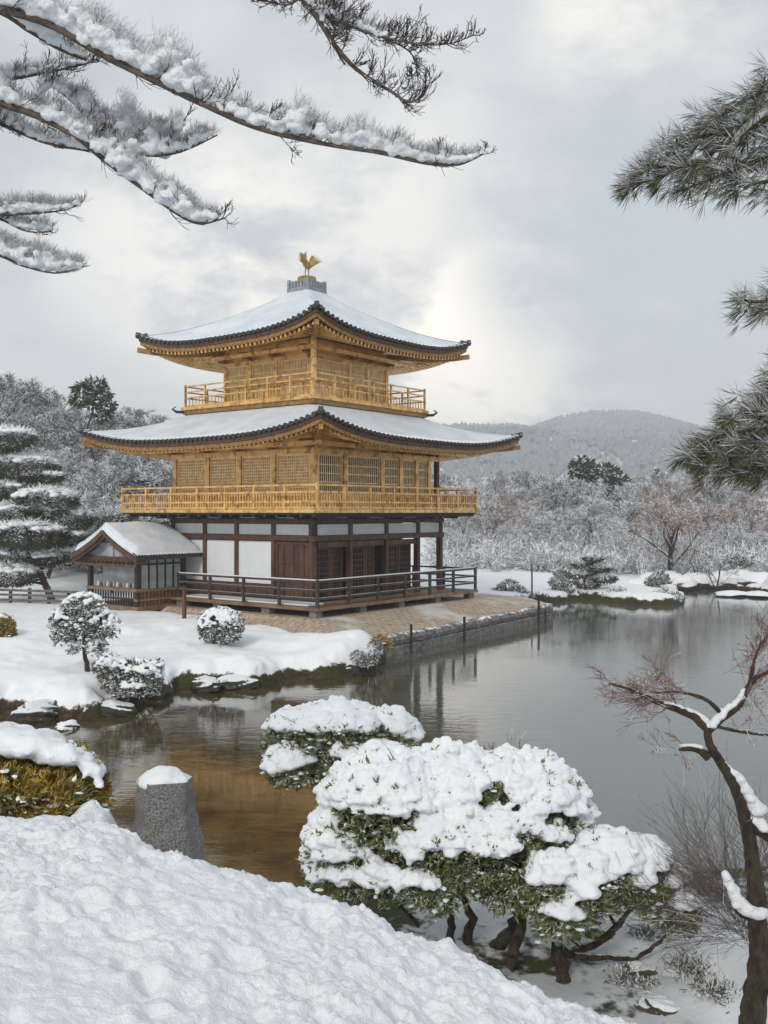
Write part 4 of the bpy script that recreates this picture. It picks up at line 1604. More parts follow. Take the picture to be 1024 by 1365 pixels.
# single trees one can pick out
T_['open'] = [tree_proto(95, 8, 0.21, 'red_twig', 2600, kids=(7, 5, 5, 4), first=0.16, ang=(30, 55), up=0.12, wob=.13)]
far_tree('open', 893, 66, 662, 'large bare tree with dark forked trunk and reddish crown above the right shore', None, 1.35, 'bare_tree')
T_['thin'] = [tree_proto(97, 5, 0.10, 'grey_twig', 500, kids=(6, 4, 4), first=0.3, ang=(30, 60), up=0.12)]
far_tree('thin', 953, 61.5, 728, 'small dark leaning bare tree at the water edge beside snowy boulders', None, 1.2, 'bare_tree')
far_tree('thin', 926, 64, 722, 'slim bare tree between the forked tree and the leaning one', None, 1.0, 'bare_tree')

GL = 'frosted trees on the slope left of the pavilion'
LL_G = 'tall grey frosted bare tree on the slope behind the garden'
LL_W = 'white frosted bare tree on the slope behind the garden'
sky = lambda u: np.interp(u, [-80, 0, 30, 60, 90, 150, 190, 240, 300], [498, 504, 506, 512, 526, 545, 533, 545, 566])
for i in range(13):
    u = -50 + 26 * i + rng.uniform(-8, 8)
    far_tree('grey', u, rng.uniform(84, 96), float(sky(u)) + rng.uniform(0, 10), LL_G, GL, 1.25)
for i in range(11):
    u = -40 + 29 * i + rng.uniform(-9, 9)
    far_tree('grey', u, rng.uniform(72, 80), float(sky(u)) + 28 + rng.uniform(-6, 14), LL_G, GL, 1.3)
for i in range(9):
    u = 10 + 30 * i + rng.uniform(-8, 8)
    far_tree('round' if i % 3 else 'grey', u, rng.uniform(60, 67), 598 + rng.uniform(-12, 14), LL_W if i % 3 else LL_G, GL, 1.5)
for i in range(7):
    u = 60 + 30 * i + rng.uniform(-8, 8)
    far_tree('low', u, rng.uniform(52, 57), 655 + rng.uniform(-14, 10), LL_W, GL, 1.5)


# ---------------------------------------------------------------- evergreens
def foliage_cloud(mb, lobes, n, Ln, Wd, rs, m=0, white=None, wfrac=0.5, flat=0.5, inner=0.55):
    """Leaf-sized blades through lobes; upper ones may carry snow."""
    vol = np.array([l[1][0] * l[1][1] + l[1][0] * l[1][2] for l in lobes])
    k = rs.choice(len(lobes), n, p=vol / vol.sum())
    C = np.array([l[0] for l in lobes])[k]
    Rr = np.array([l[1] for l in lobes])[k]
    d = rs.normal(size=(n, 3))
    d /= np.linalg.norm(d, axis=1)[:, None]
    rad = rs.uniform(inner, 1.0, n) ** 0.6
    P = C + d * Rr * rad[:, None]
    D = d * np.array([1, 1, flat]) + rs.normal(0, 0.45, (n, 3))
    if white is None:
        mi = m
    else:
        pw = np.clip((d[:, 2] - white) * 5 + 0.5, 0, 1) * wfrac
        mi = np.where(rs.uniform(0, 1, n) < pw, 1, m)
    mb.blades(P, D, Ln * rs.uniform(.6, 1.3, n), Wd * rs.uniform(.7, 1.3, n), mi, 0.1, rs)


def evergreen(name, u, vbase, Y, lobes_px, label, cat='tree', n=4000, Ln=.35, Wd=.16, mat='evergreen', white=0.2, wfrac=.5, trunk_w=.14, depth=1.0, mats=None, bark='far_bark', limb=True, group=None, caps=0, capr=(.12, .22), capv=.06):
    """Tree or shrub of lobes given as picture ellipses (u, v, ru, rv) at depth Y."""
    foot = at(u, vbase, Y)
    foot.z = gz(foot.x, foot.y) - 0.05
    t = thing(name, foot, label, cat, group)
    rs = np.random.RandomState(abs(hash(label)) % 100000 if False else sum(map(ord, label)))
    f = np.array(foot)
    lobes = []
    for i, (lu, lv, ru, rv) in enumerate(lobes_px):
        dy = (rs.uniform(-1, 1)) * depth * 0.6 * ru / F * Y
        c = np.array(at(lu, lv, Y)) + np.array([0, dy, 0]) - f
        lobes.append((c, (ru / F * Y, ru / F * Y * depth, rv / F * Y)))
    mb = MB()
    top = max(lobes, key=lambda l: l[0][2])[0]
    pts = [np.zeros(3)]
    for q in (0.3, 0.6, 0.9):
        pts.append(np.array([top[0] * q + rs.normal(0, .04) * top[2], top[1] * q, top[2] * q]))
    mb.tube(pts, [trunk_w, trunk_w * .8, trunk_w * .6, trunk_w * .3], 7)
    if limb:
        for c, r in lobes:
            zz = np.clip(c[2] - 0.5 * (r[2] + r[0] * .4), 0.1 * top[2], 0.85 * top[2])
            q = zz / top[2]
            st = np.array([top[0] * q, top[1] * q, zz])
            mid = (st + c) / 2 + np.array([0, 0, -.06 * r[0]])
            mb.tube([st, mid, c - np.array([0, 0, r[2] * .3])], [trunk_w * .45, trunk_w * .3, trunk_w * .12], 5)
            for _ in range(4):
                e = c + np.array([rs.uniform(-.8, .8) * r[0], rs.uniform(-.8, .8) * r[1], rs.uniform(-.3, .4) * r[2]])
                mb.tube([c - np.array([0, 0, r[2] * .35]), (c + e) / 2, e], [trunk_w * .14, trunk_w * .1, trunk_w * .05], 4)
    mb.build('trunk', M[bark], t, True)
    mb = MB()
    foliage_cloud(mb, lobes, n, Ln, Wd, rs, 0, white, wfrac)
    co = mb.build('crown', [M[mat], M['white']] if mats is None else mats, t, False)
    if caps:
        bl = []
        for c, r in lobes:
            for _ in range(max(3, int(caps * r[0] * r[1]))):
                a, q = rs.uniform(0, 6.283), math.sqrt(rs.uniform(0, 1)) * .92
                p = c + np.array([math.cos(a) * q * r[0], math.sin(a) * q * r[1], r[2] * (math.sqrt(1 - q * q) * .85 - .02)])
                s = rs.uniform(*capr)
                bl.append((p, (s * 1.3, s * 1.3, s * .55)))
        snow_blobs('snow', bl, capv, co, M['snow'], None, 1, 2, .05, .2)
    return t


evergreen('evergreen_tree', 778, 690, 112, [(775, 625, 13, 14), (786, 640, 14, 16), (770, 652, 14, 14), (784, 664, 18, 12)], 'tall olive green rounded evergreen on the far wooded slope', n=2600, Ln=.7, Wd=.4, white=.6, wfrac=.25)
evergreen('evergreen_tree', 812, 690, 114, [(808, 634, 16, 13), (820, 646, 16, 14), (800, 655, 16, 14), (814, 668, 20, 12)], 'lower broad olive evergreen touching the taller one on the far slope', n=2600, Ln=.7, Wd=.4, white=.6, wfrac=.25)
evergreen('pine_tree', 128, 640, 70, [(112, 519, 13, 8), (128, 514, 14, 8), (136, 527, 12, 8), (106, 534, 10, 6), (141, 541, 11, 7), (122, 538, 8, 5), (134, 555, 9, 5)], 'tall dark pine with rounded flat topped crown above the frosted trees', n=1300, Ln=.42, Wd=.2, white=.4, wfrac=.5, trunk_w=.14)
for u, vt, Y in ((876, 628, 150), (886, 634, 152)):
    evergreen('conifer', u, 690, Y, [(u, vt + 3, 1.5, 5), (u, vt + 9, 3, 6), (u, vt + 17, 5, 7), (u, vt + 26, 7, 8)], 'dark spire shaped conifer far beyond the shore trees' if u < 880 else 'shorter of two dark spire conifers far beyond the shore trees', n=900, Ln=.6, Wd=.35, white=.6, wfrac=.3)

M['evergreen_near'] = surf('garden_pine_needles', (0.075, 0.088, 0.035), (0.045, 0.056, 0.024), 3, 0.6)
PADS = [(14, 584, 36, 14), (-20, 600, 40, 12), (22, 622, 50, 19), (55, 636, 26, 9), (12, 652, 38, 15), (64, 668, 42, 20), (28, 684, 40, 16), (80, 692, 38, 19), (44, 712, 52, 20), (88, 716, 24, 11), (-15, 700, 40, 14),
        (12, 742, 38, 17), (66, 744, 26, 9), (20, 765, 38, 16), (100, 738, 16, 8)]
evergreen('pine_tree', 70, 800, 44, PADS, 'large layered garden pine with snow laden cloud pruned pads at the left', n=26000, Ln=.24, Wd=.05, mats=[M['evergreen_near'], M['white']], white=.25, wfrac=.97, trunk_w=.16, depth=.9, bark='bark', caps=26)
evergreen('snowy_shrub', 150, 770, 47.5, [(150, 690, 22, 13), (168, 684, 16, 10), (132, 700, 18, 12), (150, 712, 26, 14), (118, 716, 12, 10)], 'snow covered shrub behind the small gabled pavilion', 'shrub', n=6500, Ln=.22, Wd=.06, mats=[M['leaf_dark'], M['white']], white=.1, wfrac=.8, trunk_w=.08)

# islet and shore evergreens
evergreen('pine_tree', 780, 800, 56.5, [(790, 744, 13, 4), (776, 752, 12, 4), (800, 757, 15, 4), (770, 766, 14, 4), (804, 771, 18, 5), (786, 762, 12, 4), (785, 780, 14, 4), (760, 776, 8, 4)], 'small layered garden pine on the snowy islet', n=3600, Ln=.26, Wd=.05, mats=[M['evergreen_near'], M['white']], white=.3, wfrac=.95, trunk_w=.07, bark='bark', depth=.8)
evergreen('pine_tree', 748, 802, 56, [(748, 764, 8, 5), (745, 776, 11, 6), (752, 788, 12, 6), (740, 792, 9, 6)], 'short bushy pine between the terrace end and the layered pine', n=2000, Ln=.24, Wd=.06, mats=[M['leaf_dark'], M['white']], white=.3, wfrac=.6, trunk_w=.05, depth=.8)
SHR = [(680, 800, 55, [(679, 783, 12, 9), (668, 790, 10, 7), (690, 790, 11, 7)], 'dark spiky shrub beside the right end of the deck railing', .5),
       (655, 803, 56, [(652, 793, 10, 5), (642, 795, 9, 4), (662, 795, 8, 4)], 'low snowy shrub at the back of the terrace', .8),
       (708, 806, 56, [(704, 797, 9, 6), (716, 798, 10, 6), (726, 800, 8, 5)], 'low frosted shrub by the pale pole', .7),
       (825, 803, 55, [(823, 790, 10, 6), (833, 794, 9, 5), (812, 795, 8, 4)], 'small snow dusted shrub right of the layered pine', .7),
       (890, 806, 53.4, [(886, 794, 13, 7), (898, 797, 12, 6), (876, 799, 10, 5)], 'dark shrub at the tip of the islet', .6),
       (880, 790, 58, [(878, 770, 11, 7), (870, 776, 9, 6)], 'dark green bush behind the islet tip', .5),
       (980, 766, 66, [(978, 746, 14, 8), (992, 748, 12, 7)], 'dark evergreen bush under the trees at the right shore', .5)]
for (u, vb, Y, lb, la, wf) in SHR:
    evergreen('shrub', u, vb, Y, lb, la, 'shrub', n=1500, Ln=.22, Wd=.07, mats=[M['leaf_dark'], M['white']], white=.1, wfrac=wf, trunk_w=.035, depth=.8)

# undergrowth: snow laden brush that nobody could count
rs = np.random.RandomState(77)


def brush(name, X, Y, H, mat, Wd):
    Z = ground_z(X, Y)
    mb = MB()
    n = len(X)
    k = 26
    P = np.repeat(np.stack([X, Y, Z], 1), k, 0) + rs.normal(0, .22, (n * k, 3)) * np.array([1, 1, .1])
    D = rs.normal(0, .75, (n * k, 3))
    D[:, 2] = np.abs(D[:, 2]) + .35
    Hh = np.repeat(H, k) * rs.uniform(.4, 1.0, n * k)
    D /= np.linalg.norm(D, axis=1)[:, None]
    P1 = P + D * Hh[:, None] * .6
    D2 = D + rs.normal(0, .5, D.shape) - np.array([0, 0, .2])
    D2 /= np.linalg.norm(D2, axis=1)[:, None]
    P2 = P1 + D2 * Hh[:, None] * .6
    r = np.full(n * k, Wd)
    mb.segs(P, P1, r, r * .8, 3)
    mb.segs(P1, P2, r * .8, r * .4, 3)
    for _ in range(3):
        D3 = D2 + rs.normal(0, .7, D.shape)
        mb.blades(P1 + (P2 - P1) * rs.uniform(0, .9, (n * k, 1)), D3, Hh * .45, Wd * 2.0, 0, .1, rs)
    tag(mb.build(name, M[mat], None, False), kind='stuff')


uu = rs.uniform(585, 1130, 1000)
yy = rs.uniform(66, 112, 1000)
brush('snowy_undergrowth', (uu - CU) / F * yy, yy, rs.uniform(.9, 2.3, 1000), 'frost_twig', .026)
uu = rs.uniform(-90, 330, 900)
yy = rs.uniform(54, 92, 900)
brush('slope_undergrowth', (uu - CU) / F * yy, yy, rs.uniform(.9, 2.2, 900), 'frost_twig', .024)

uu = rs.uniform(-120, 1160, 1500)
yy = 108 + 130 * rs.uniform(0, 1, 1500) ** 1.2
kk = ((uu > 580) | (uu < 300))
uu, yy = uu[kk], yy[kk]
brush('far_woods', (uu - CU) / F * yy, yy, rs.uniform(1.8, 4.0, len(uu)) * (.7 + yy / 500), 'grey_twig', .04)

# ---------------------------------------------------------------- rocks
rid = 0


def rock(name, u, v, z, r, label, cat='rock', group=None, mat='rock', sub=4, amp=.42, Y=None, snow=None):
    global rid
    rid += 1
    c = on_ground(u, v, z) if Y is None else at(u, v, Y)
    mb = MB()
    mb.ico((0, 0, 0), r, sub, 0, amp * .8, rid * 7 + 3, 2.1)
    o = mb.build(name, M[mat], None, True)
    o.location = c
    o.rotation_euler = (0, 0, rid * 1.3)
    return tag(o, label, cat, group)


GB = 'snow mounded boulders along the right far shore'
LBB = 'boulder under a rounded mound of snow on the right far shore'
M['boulder'] = surf('snow_mounded_boulder', (0.06, 0.055, 0.05), (0.035, 0.03, 0.028), 2, .85, snow=(0.02, 0.22, .35), snow_scale=1.5, bump=.2, bscale=3)
for u, v, r in ((868, 779, (1.2, 1.0, .8)), (893, 776, (1.0, 1., .75)), (912, 780, (.9, .8, .6)), (930, 777, (1.3, 1, .75)), (962, 778, (1.3, 1, .8)), (985, 776, (1.5, 1.1, .9)), (1012, 779, (1.5, 1.1, .8)), (1040, 782, (1.4, 1, .9)), (850, 782, (.8, .8, .5))):
    rock('boulder', u, v, .35, r, LBB, 'boulder', GB, 'boulder', 3, .3)
for u, v, la in ((975, 792, 'flat dark rock slab at the water edge, left of two'), (1012, 793, 'flat dark rock slab at the water edge, right of two')):
    rock('rock_slab', u, v, .12, (1.1, .8, .22), la, 'rock', None, 'boulder', 3, .25)
GM = 'mossy rocks along the garden shore'
for u, v, r, la in ((398, 886, (.6, .5, .55), 'mossy green rock breaking through the snowy shore, left of the bramble'), (440, 885, (.5, .5, .5), 'mossy rock in the snow face left of the terrace corner'), (492, 880, (.5, .6, .5), 'dark rock under snow at the shore by the terrace corner'),
                    (470, 893, (.5, .45, .35), 'low dark wet rock below the snow mound near the terrace'), (275, 913, (.8, .4, .25), 'brown flat rock under the snow edge'), (318, 912, (.6, .4, .24), 'mossy flat rock beside the brown one on the garden shore'), (205, 922, (.5, .5, .4), 'dark mossy rock beside the low shrub at the water'),
                    (150, 946, (.6, .4, .22), 'long brown rock at the water below the round tree'), (50, 952, (.7, .45, .3), 'mossy rock at the far left shore')):
    rock('shore_rock', u, v, .10, r, la, 'rock', GM)
for u, v, r, la in ((855, 1300, (.2, .17, .12), 'dark mossy rock in the snow at the lower right, left of the tree'), (915, 1308, (.26, .18, .13), 'flat mossy dark rock near the foot of the leaning tree'), (960, 1288, (.22, .18, .14), 'greenish mossy rock right beside the leaning tree trunk'), (880, 1345, (.2, .18, .1), 'dark weedy rock at the bottom edge of the snow')):
    rock('mossy_rock', u, v, .33, r, la, 'rock', 'mossy rocks by the leaning tree', 'rock', 4, .5)
rock('snowy_rock', 90, 970, .02, (.3, .2, .16), 'small snow capped rock in the water left of the garden tip', 'rock', None, 'boulder')

# ---------------------------------------------------------------- posts and fence
def post(u, v0, v1, Y, w_, label, mat='brown_wood', name='wooden_post', n=7):
    p0, p1 = at(u, v0, Y), at(u, v1, Y)
    mb = MB()
    mb.tube([p0 - p0, (p1 - p0) * .5 + Vector((.01, 0, 0)), p1 - p0], [w_, w_ * .95, w_ * .9], n)
    o = mb.build(name, M[mat], None, False)
    o.location = p0
    return tag(o, label, 'post')


post(245.5, 835, 783, 36.3, .085, 'stout square brown post in the snow by the small pavilion', 'brown_wood', n=4)
post(548, 871, 832, 34.55, .055, 'dark mooring post in the water at the near part of the kerb', 'dark_wood')
post(619, 854, 822, 37.85, .06, 'dark post against the middle of the terrace kerb', 'dark_wood')
post(718, 832, 793, 43.7, .06, 'dark post in the water at the terrace end', 'dark_wood')
post(727, 830, 812, 44.25, .05, 'short stub post right of the terrace end post', 'dark_wood')
post(709, 806, 752, 51.5, .05, 'tall slim pale pole standing behind the terrace', 'grey_wood', 'pole')
post(468, 850, 843, 33.2, .05, 'tiny dark stump poking from the snow mound', 'dark_wood')
f0, f1 = at(-60, 790, 43.5), at(118, 790, 41.5)
fn = thing('wooden_fence', (f0.x, f0.y, gz(f0.x, f0.y) - .05), 'low brown wooden fence left of the small gabled pavilion', 'fence')
for i in range(8):
    q = (f1 - f0) * i / 7
    mb = MB()
    mb.box((q.x - .06, q.y - .06, 0), (q.x + .06, q.y + .06, .62 + .1 * (i % 3)))
    mb.build('post', M['dark_wood'], fn)
for z in (.2, .42, .62):
    q = (f1 - f0)
    mb = MB()
    mb.bar((0, -.08, z), (q.x, q.y - .08, z), .05, .1)
    mb.build('rail', M['grey_wood'], fn)
for pl in T_.values():                                  # prototypes nobody used
    for a, b, _ in pl:
        for o in (a, b):
            if o.parent is None:
                bpy.data.objects.remove(o)
            elif 'used' in o:
                del o['used']
for o in bpy.data.objects:
    if 'used' in o:
        del o['used']


# ================================================================ near shrubs
def leafy_shrub(name, label, foot, lobes, n_ros, leafL, leafW, snow=None, mat='leaf', stems=(), rs=None, shell=.72, under=-.55, per=6, cat='shrub', nsnow=200, srad=(.07, .13), voxel=.03, sthr=.25, disp=.05,
                dscale=.12, group=None, stem_mat='wet_bark', twigs=10, bias=0.0, topleaf=.35, stem_r=.02, patchy=.5, loose=300, crowd=.62):
    """Evergreen shrub: crooked stems, leaf rosettes through its lobes, lumps of snow on top."""
    rs = rs or np.random.RandomState(sum(map(ord, label)))
    t = thing(name, foot, label, cat, group)
    f = np.array(tuple(foot))
    LB = [(np.array(tuple(c)) - f, np.array(r, float)) for c, r in lobes]
    area = np.array([l[1][0] * l[1][1] + l[1][0] * l[1][2] for l in LB])
    # stems and branches
    mb = MB()
    prng = random.Random(7)
    starts = []
    for pts, r0, r1 in stems:
        P = [Vector(tuple(p)) - Vector(tuple(f)) for p in pts]
        m = len(P)
        fine = []
        for i in range(m - 1):
            for q in range(4):
                a = P[i].lerp(P[i + 1], q / 4)
                fine.append(a + Vector((rs.normal(0, .012), rs.normal(0, .012), 0)))
        fine.append(P[-1])
        rad = [r0 + (r1 - r0) * i / (len(fine) - 1) for i in range(len(fine))]
        mb.tube(fine, rad, 9, 0, .12, prng)
        starts.append(np.array(fine[-1]))
        starts.append(np.array(fine[len(fine) * 2 // 3]))
    if not starts:
        starts = [np.array((0, 0, 0.05))]
    tips = []
    for i in range(twigs):
        k = rs.choice(len(LB), p=area / area.sum())
        c, r = LB[k]
        d = rs.normal(size=3)
        d /= np.linalg.norm(d)
        e = c + d * r * .8
        s = starts[np.argmin([np.linalg.norm(e - q) * rs.uniform(.7, 1.3) for q in starts])]
        mid = (s + e) / 2 + rs.normal(0, .06, 3) * np.linalg.norm(e - s) + np.array([0, 0, -.05])
        q1 = (s + mid) / 2 + rs.normal(0, .03, 3) * np.linalg.norm(e - s)
        mb.tube([s, q1, mid, (mid + e) / 2 + rs.normal(0, .04, 3) * np.linalg.norm(e - s), e], np.array([1, .8, .6, .4, .2]) * stem_r, 5)
        for _ in range(4):
            b = mid + (e - mid) * rs.uniform(0, 1)
            e2 = b + rs.normal(0, .25, 3) * r.mean() + np.array([0, 0, .05])
            mb.tube([b, (b + e2) / 2 + rs.normal(0, .02, 3), e2], np.array([.4, .28, .12]) * stem_r, 4)
            tips.append(e2)
    if mb.n:
        mb.build('stems', M[stem_mat], t, True)
    # leaf rosettes
    k = rs.choice(len(LB), n_ros * 3, p=area / area.sum())
    d = rs.normal(size=(n_ros * 3, 3))
    d /= np.linalg.norm(d, axis=1)[:, None]
    C = np.array([l[0] for l in LB])[k]
    Rr = np.array([l[1] for l in LB])[k]
    pr = np.where(d[:, 2] > sthr + .25, topleaf, 1.0) * np.where(d[:, 2] < under, 0.12, 1.0)
    P = C + d * Rr * rs.uniform(shell, 1.02, (n_ros * 3, 1))
    nz = fbm(P[:, 0] * 3.1 + 7, P[:, 2] * 3.1 + P[:, 1] * 2, 5, 2)
    pr *= np.clip(.75 + 2.4 * nz, .05, 1)
    deep = np.zeros(len(P), bool)                       # not inside another lobe
    for j, (c, r) in enumerate(LB):
        deep |= (np.sum(((P - c) / r) ** 2, 1) < (shell - .12) ** 2) & (k != j)
    ok = (rs.uniform(0, 1, len(P)) < pr) & ~deep
    P, d = P[ok][:n_ros], d[ok][:n_ros]
    m = len(P)
    D = np.repeat(d + np.array([0, 0, .35]), per, 0) + rs.normal(0, .75, (m * per, 3))
    mb = MB()
    mb.blades(np.repeat(P, per, 0) + rs.normal(0, leafL * .15, (m * per, 3)), D, leafL * rs.uniform(.6, 1.25, m * per), leafW * rs.uniform(.7, 1.2, m * per), 0, .12, rs)
    # specks of snow caught between the leaves
    if loose:
        j = rs.choice(m, loose)
        for q in j:
            mb.ico(P[q] + rs.normal(0, leafL * .4, 3), np.array([1.5, 1.5, .6]) * rs.uniform(.10, .34, 3) * leafL * 1.3, 1, 1, .5, int(q))
    mb.build('leaves', [M[mat], M['white']], t, False)
    # snow lumps: pillows that just touch, with creases between them
    if nsnow:
        bl = []
        got = np.zeros((0, 3))
        gr = np.zeros(0)
        for tries in range(nsnow * 14):
            j = rs.choice(len(LB), p=area / area.sum())
            c, r = LB[j]
            dd = rs.normal(size=3)
            dd[2] = abs(dd[2])
            dd /= np.linalg.norm(dd)
            p = c + dd * r * rs.uniform(.93, .98)
            if any(np.sum(((p - c2) / r2) ** 2) < .8 for i2, (c2, r2) in enumerate(LB) if i2 != j):
                continue
            g = dd[2] + patchy * float(fbm(np.array(p[0] * 2.6 + 3), np.array(p[2] * 2.6 + p[1] * 1.5), 15, 2))
            g -= .07 * max(0.0, -dd[1])
            g += bias * float(np.clip(-p[0], -.3, 1.0))
            if g < sthr:
                continue
            big = tries < nsnow * 8
            s = rs.uniform(*srad) * (1.0 if big else rs.uniform(.35, .6)) * (0.75 + .35 * dd[2])
            if len(got) and np.min(np.linalg.norm(got - p, axis=1) - crowd * (gr + s)) < 0:
                continue
            got = np.concatenate([got, p[None]])
            gr = np.append(gr, s)
            bl.append((p + np.array([0, 0, s * .15]), (s * rs.uniform(1.0, 1.3), s * rs.uniform(1.0, 1.3), s * rs.uniform(.70, .95))))
            bl.append((p - np.array([0, 0, s * .25]), (s * 1.6, s * 1.6, s * .6)))
            for _ in range(3):
                q = np.clip(rs.normal(0, .7, 3), -1, 1) * s
                ss = s * rs.uniform(.25, .5)
                bl.append((p + q, (ss * 1.3, ss * 1.3, ss * .8)))
            if len(got) >= nsnow:
                break
        snow_blobs('snow', bl, voxel, t, M['snow'], None, 2, 2, disp, dscale)
    return t


def el(u, v, Y, ru, rv, rd=1.0):
    """Ellipsoid seen as a picture ellipse at depth Y."""
    return (at(u, v, Y), (ru / F * Y, ru / F * Y * rd, rv / F * Y))


# the big clipped shrub with twisted trunks
YB = 10.4
lob = [el(520, 1075, YB - .15, 92, 75), el(600, 1080, YB, 100, 82, .9), el(690, 1085, YB, 95, 80, .9), el(470, 1125, YB - .2, 62, 60), el(740, 1125, YB + .1, 62, 72), el(590, 1130, YB - .45, 100, 62, .7), el(670, 1130, YB - .4, 90, 64, .7), el(440, 1150, YB - .1, 36, 42), el(695, 1170, YB - .55, 66, 48, .6), el(570, 1168, YB - .55, 84, 44, .6), el(470, 1165, YB - .4, 48, 40, .7)]
stems = [([at(655, 1268, YB + .1), at(672, 1252, YB), at(694, 1225, YB - .05), at(683, 1190, YB), at(690, 1140, YB), at(680, 1100, YB)], .085, .03),
         ([at(678, 1290, YB - .5), at(690, 1255, YB - .45), at(698, 1215, YB - .3), at(715, 1170, YB - .2), at(730, 1130, YB)], .07, .025),
         ([at(600, 1262, YB + .1), at(603, 1235, YB), at(598, 1205, YB), at(575, 1165, YB - .1), at(540, 1130, YB)], .05, .02),
         ([at(622, 1255, YB), at(630, 1225, YB - .1), at(618, 1195, YB - .1), at(600, 1150, YB)], .06, .02),
         ([at(560, 1235, YB + .1), at(530, 1205, YB), at(500, 1180, YB), at(470, 1150, YB)], .022, .01)]
foot = at(650, 1262, YB)
leafy_shrub('clipped_shrub', 'largest snow laden dome shaped shrub on twisted mossy trunks', foot, lob, 7200, .085, .024, stems=stems, twigs=46, nsnow=1100, srad=(.062, .115), voxel=.021, sthr=.36, disp=.07, dscale=.06, under=-.85, topleaf=.55, patchy=.8, shell=.62, loose=900, crowd=.74, bias=.36)
# lower right shrub on a dark bent trunk
YC = 9.9
lob = [el(810, 1150, YC, 52, 40), el(850, 1165, YC + .1, 55, 45), el(885, 1195, YC, 36, 38), el(775, 1190, YC - .3, 38, 55), el(735, 1180, YC - .35, 34, 44), el(902, 1218, YC - .1, 28, 32), el(745, 1222, YC - .4, 34, 36)]
stems = [([at(752, 1312, YC - .2), at(748, 1285, YC - .2), at(740, 1262, YC - .2), at(760, 1272, YC - .1), at(800, 1255, YC), at(830, 1225, YC)], .075, .03),
         ([at(765, 1275, YC - .15), at(810, 1276, YC), at(850, 1278, YC), at(880, 1255, YC), at(900, 1240, YC)], .035, .012),
         ([at(800, 1256, YC), at(822, 1240, YC), at(812, 1205, YC), at(790, 1175, YC)], .028, .01),
         ([at(830, 1225, YC), at(850, 1200, YC), at(880, 1180, YC)], .025, .008)]
leafy_shrub('drooping_shrub', 'snow laden shrub with bent black trunk and open twigs, right of the dome shaped one', at(752, 1312, YC - .2), lob, 2000, .085, .022, stems=stems, twigs=44, nsnow=420, srad=(.055, .10), voxel=.021, sthr=.36, disp=.045, dscale=.07, under=-.7, topleaf=.35, shell=.5, patchy=.7, stem_r=.014, loose=350)
# middle shrub standing behind
YD = 14.6
lob = [el(450, 982, YD, 78, 42), el(515, 985, YD, 46, 36), el(395, 985, YD, 45, 36), el(395, 1022, YD - .4, 40, 30), el(470, 1010, YD - .3, 60, 34)]
stems = [([at(505, 1100, YD), at(478, 1060, YD), at(462, 1035, YD), at(450, 1000, YD)], .075, .03), ([at(478, 1060, YD), at(440, 1045, YD - .2), at(405, 1030, YD - .3)], .04, .015)]
leafy_shrub('clipped_shrub', 'snow laden spreading shrub overhanging the brown shallows behind the largest one', at(505, 1100, YD), lob, 2300, .10, .028, stems=stems, twigs=26, nsnow=620, srad=(.07, .125), voxel=.028, sthr=.36, disp=.05, dscale=.09, under=-.7, topleaf=.3, patchy=.8, loose=900)
# bronze shrub under a thick cap
YE = 6.35
lob = [el(20, 1040, YE, 70, 52, .8), el(85, 1045, YE - .1, 46, 46, .9), el(-50, 1030, YE, 70, 60, .8), el(115, 1062, YE - .1, 26, 30), el(55, 1065, YE - .3, 60, 34), el(-10, 1060, YE - .3, 60, 38)]
tb = leafy_shrub('bronze_shrub', 'bronze and yellow green leaved shrub under a thick smooth snow cap at the left edge', at(40, 1120, YE), lob, 3000, .070, .024, mat='leaf_bronze', twigs=16, nsnow=0, under=-.6, topleaf=.25, shell=.55, loose=260, stem_r=.012)
f = at(40, 1120, YE)
rs = np.random.RandomState(4)
bl = []
capx = [-140, -60, 0, 30, 60, 90, 110, 128, 140]
capv = [955, 958, 966, 970, 976, 986, 996, 1012, 1026]
for i in range(420):
    u = rs.uniform(-130, 136)
    top = np.interp(u, capx, capv)
    dy = rs.uniform(-.36, .5)
    edge = max(0, -dy - .12)
    low = 26 * (edge * 2.2) + rs.uniform(4, 26)
    p = at(u, top + low, YE + dy * .95)
    s = rs.uniform(.05, .085) * (0.65 if u > 95 else 1)
    bl.append((Vector(p) - f, (s, s, s * .8)))
for i in range(22):
    u = rs.uniform(20, 146)
    p = at(u, np.interp(u, capx, capv) + rs.uniform(22, 75), YE - .44 + rs.uniform(-.05, .08))
    s = rs.uniform(.018, .035)
    bl.append((Vector(p) - f, (s, s, s * .7)))
snow_blobs('snow', bl, .022, tb, M['snow'], None, 4, 2, .03, .10)

# ---- garden shrubs on the island
def gshrub(name, label, u, vb, lobes_px, n, lL, lW, z=.8, ns=120, sr=(.05, .10), vox=.035, stems_px=(), mat='leaf_dark', sthr=.35, tw=14, patchy=1.0, loose=300, **kw):
    foot = on_ground(u, vb, z)
    foot.z = gz(foot.x, foot.y) - .04
    Y = foot.y
    lob = [el(a, b, Y, c, d) for a, b, c, d in lobes_px]
    st = [([at(*p, Y) for p in pts], r0, r1) for pts, r0, r1 in stems_px]
    return leafy_shrub(name, label, foot, lob, n, lL, lW, mat=mat, nsnow=ns, srad=sr, voxel=vox, stems=st, sthr=sthr, twigs=tw, patchy=patchy, loose=loose, disp=.04, **kw)


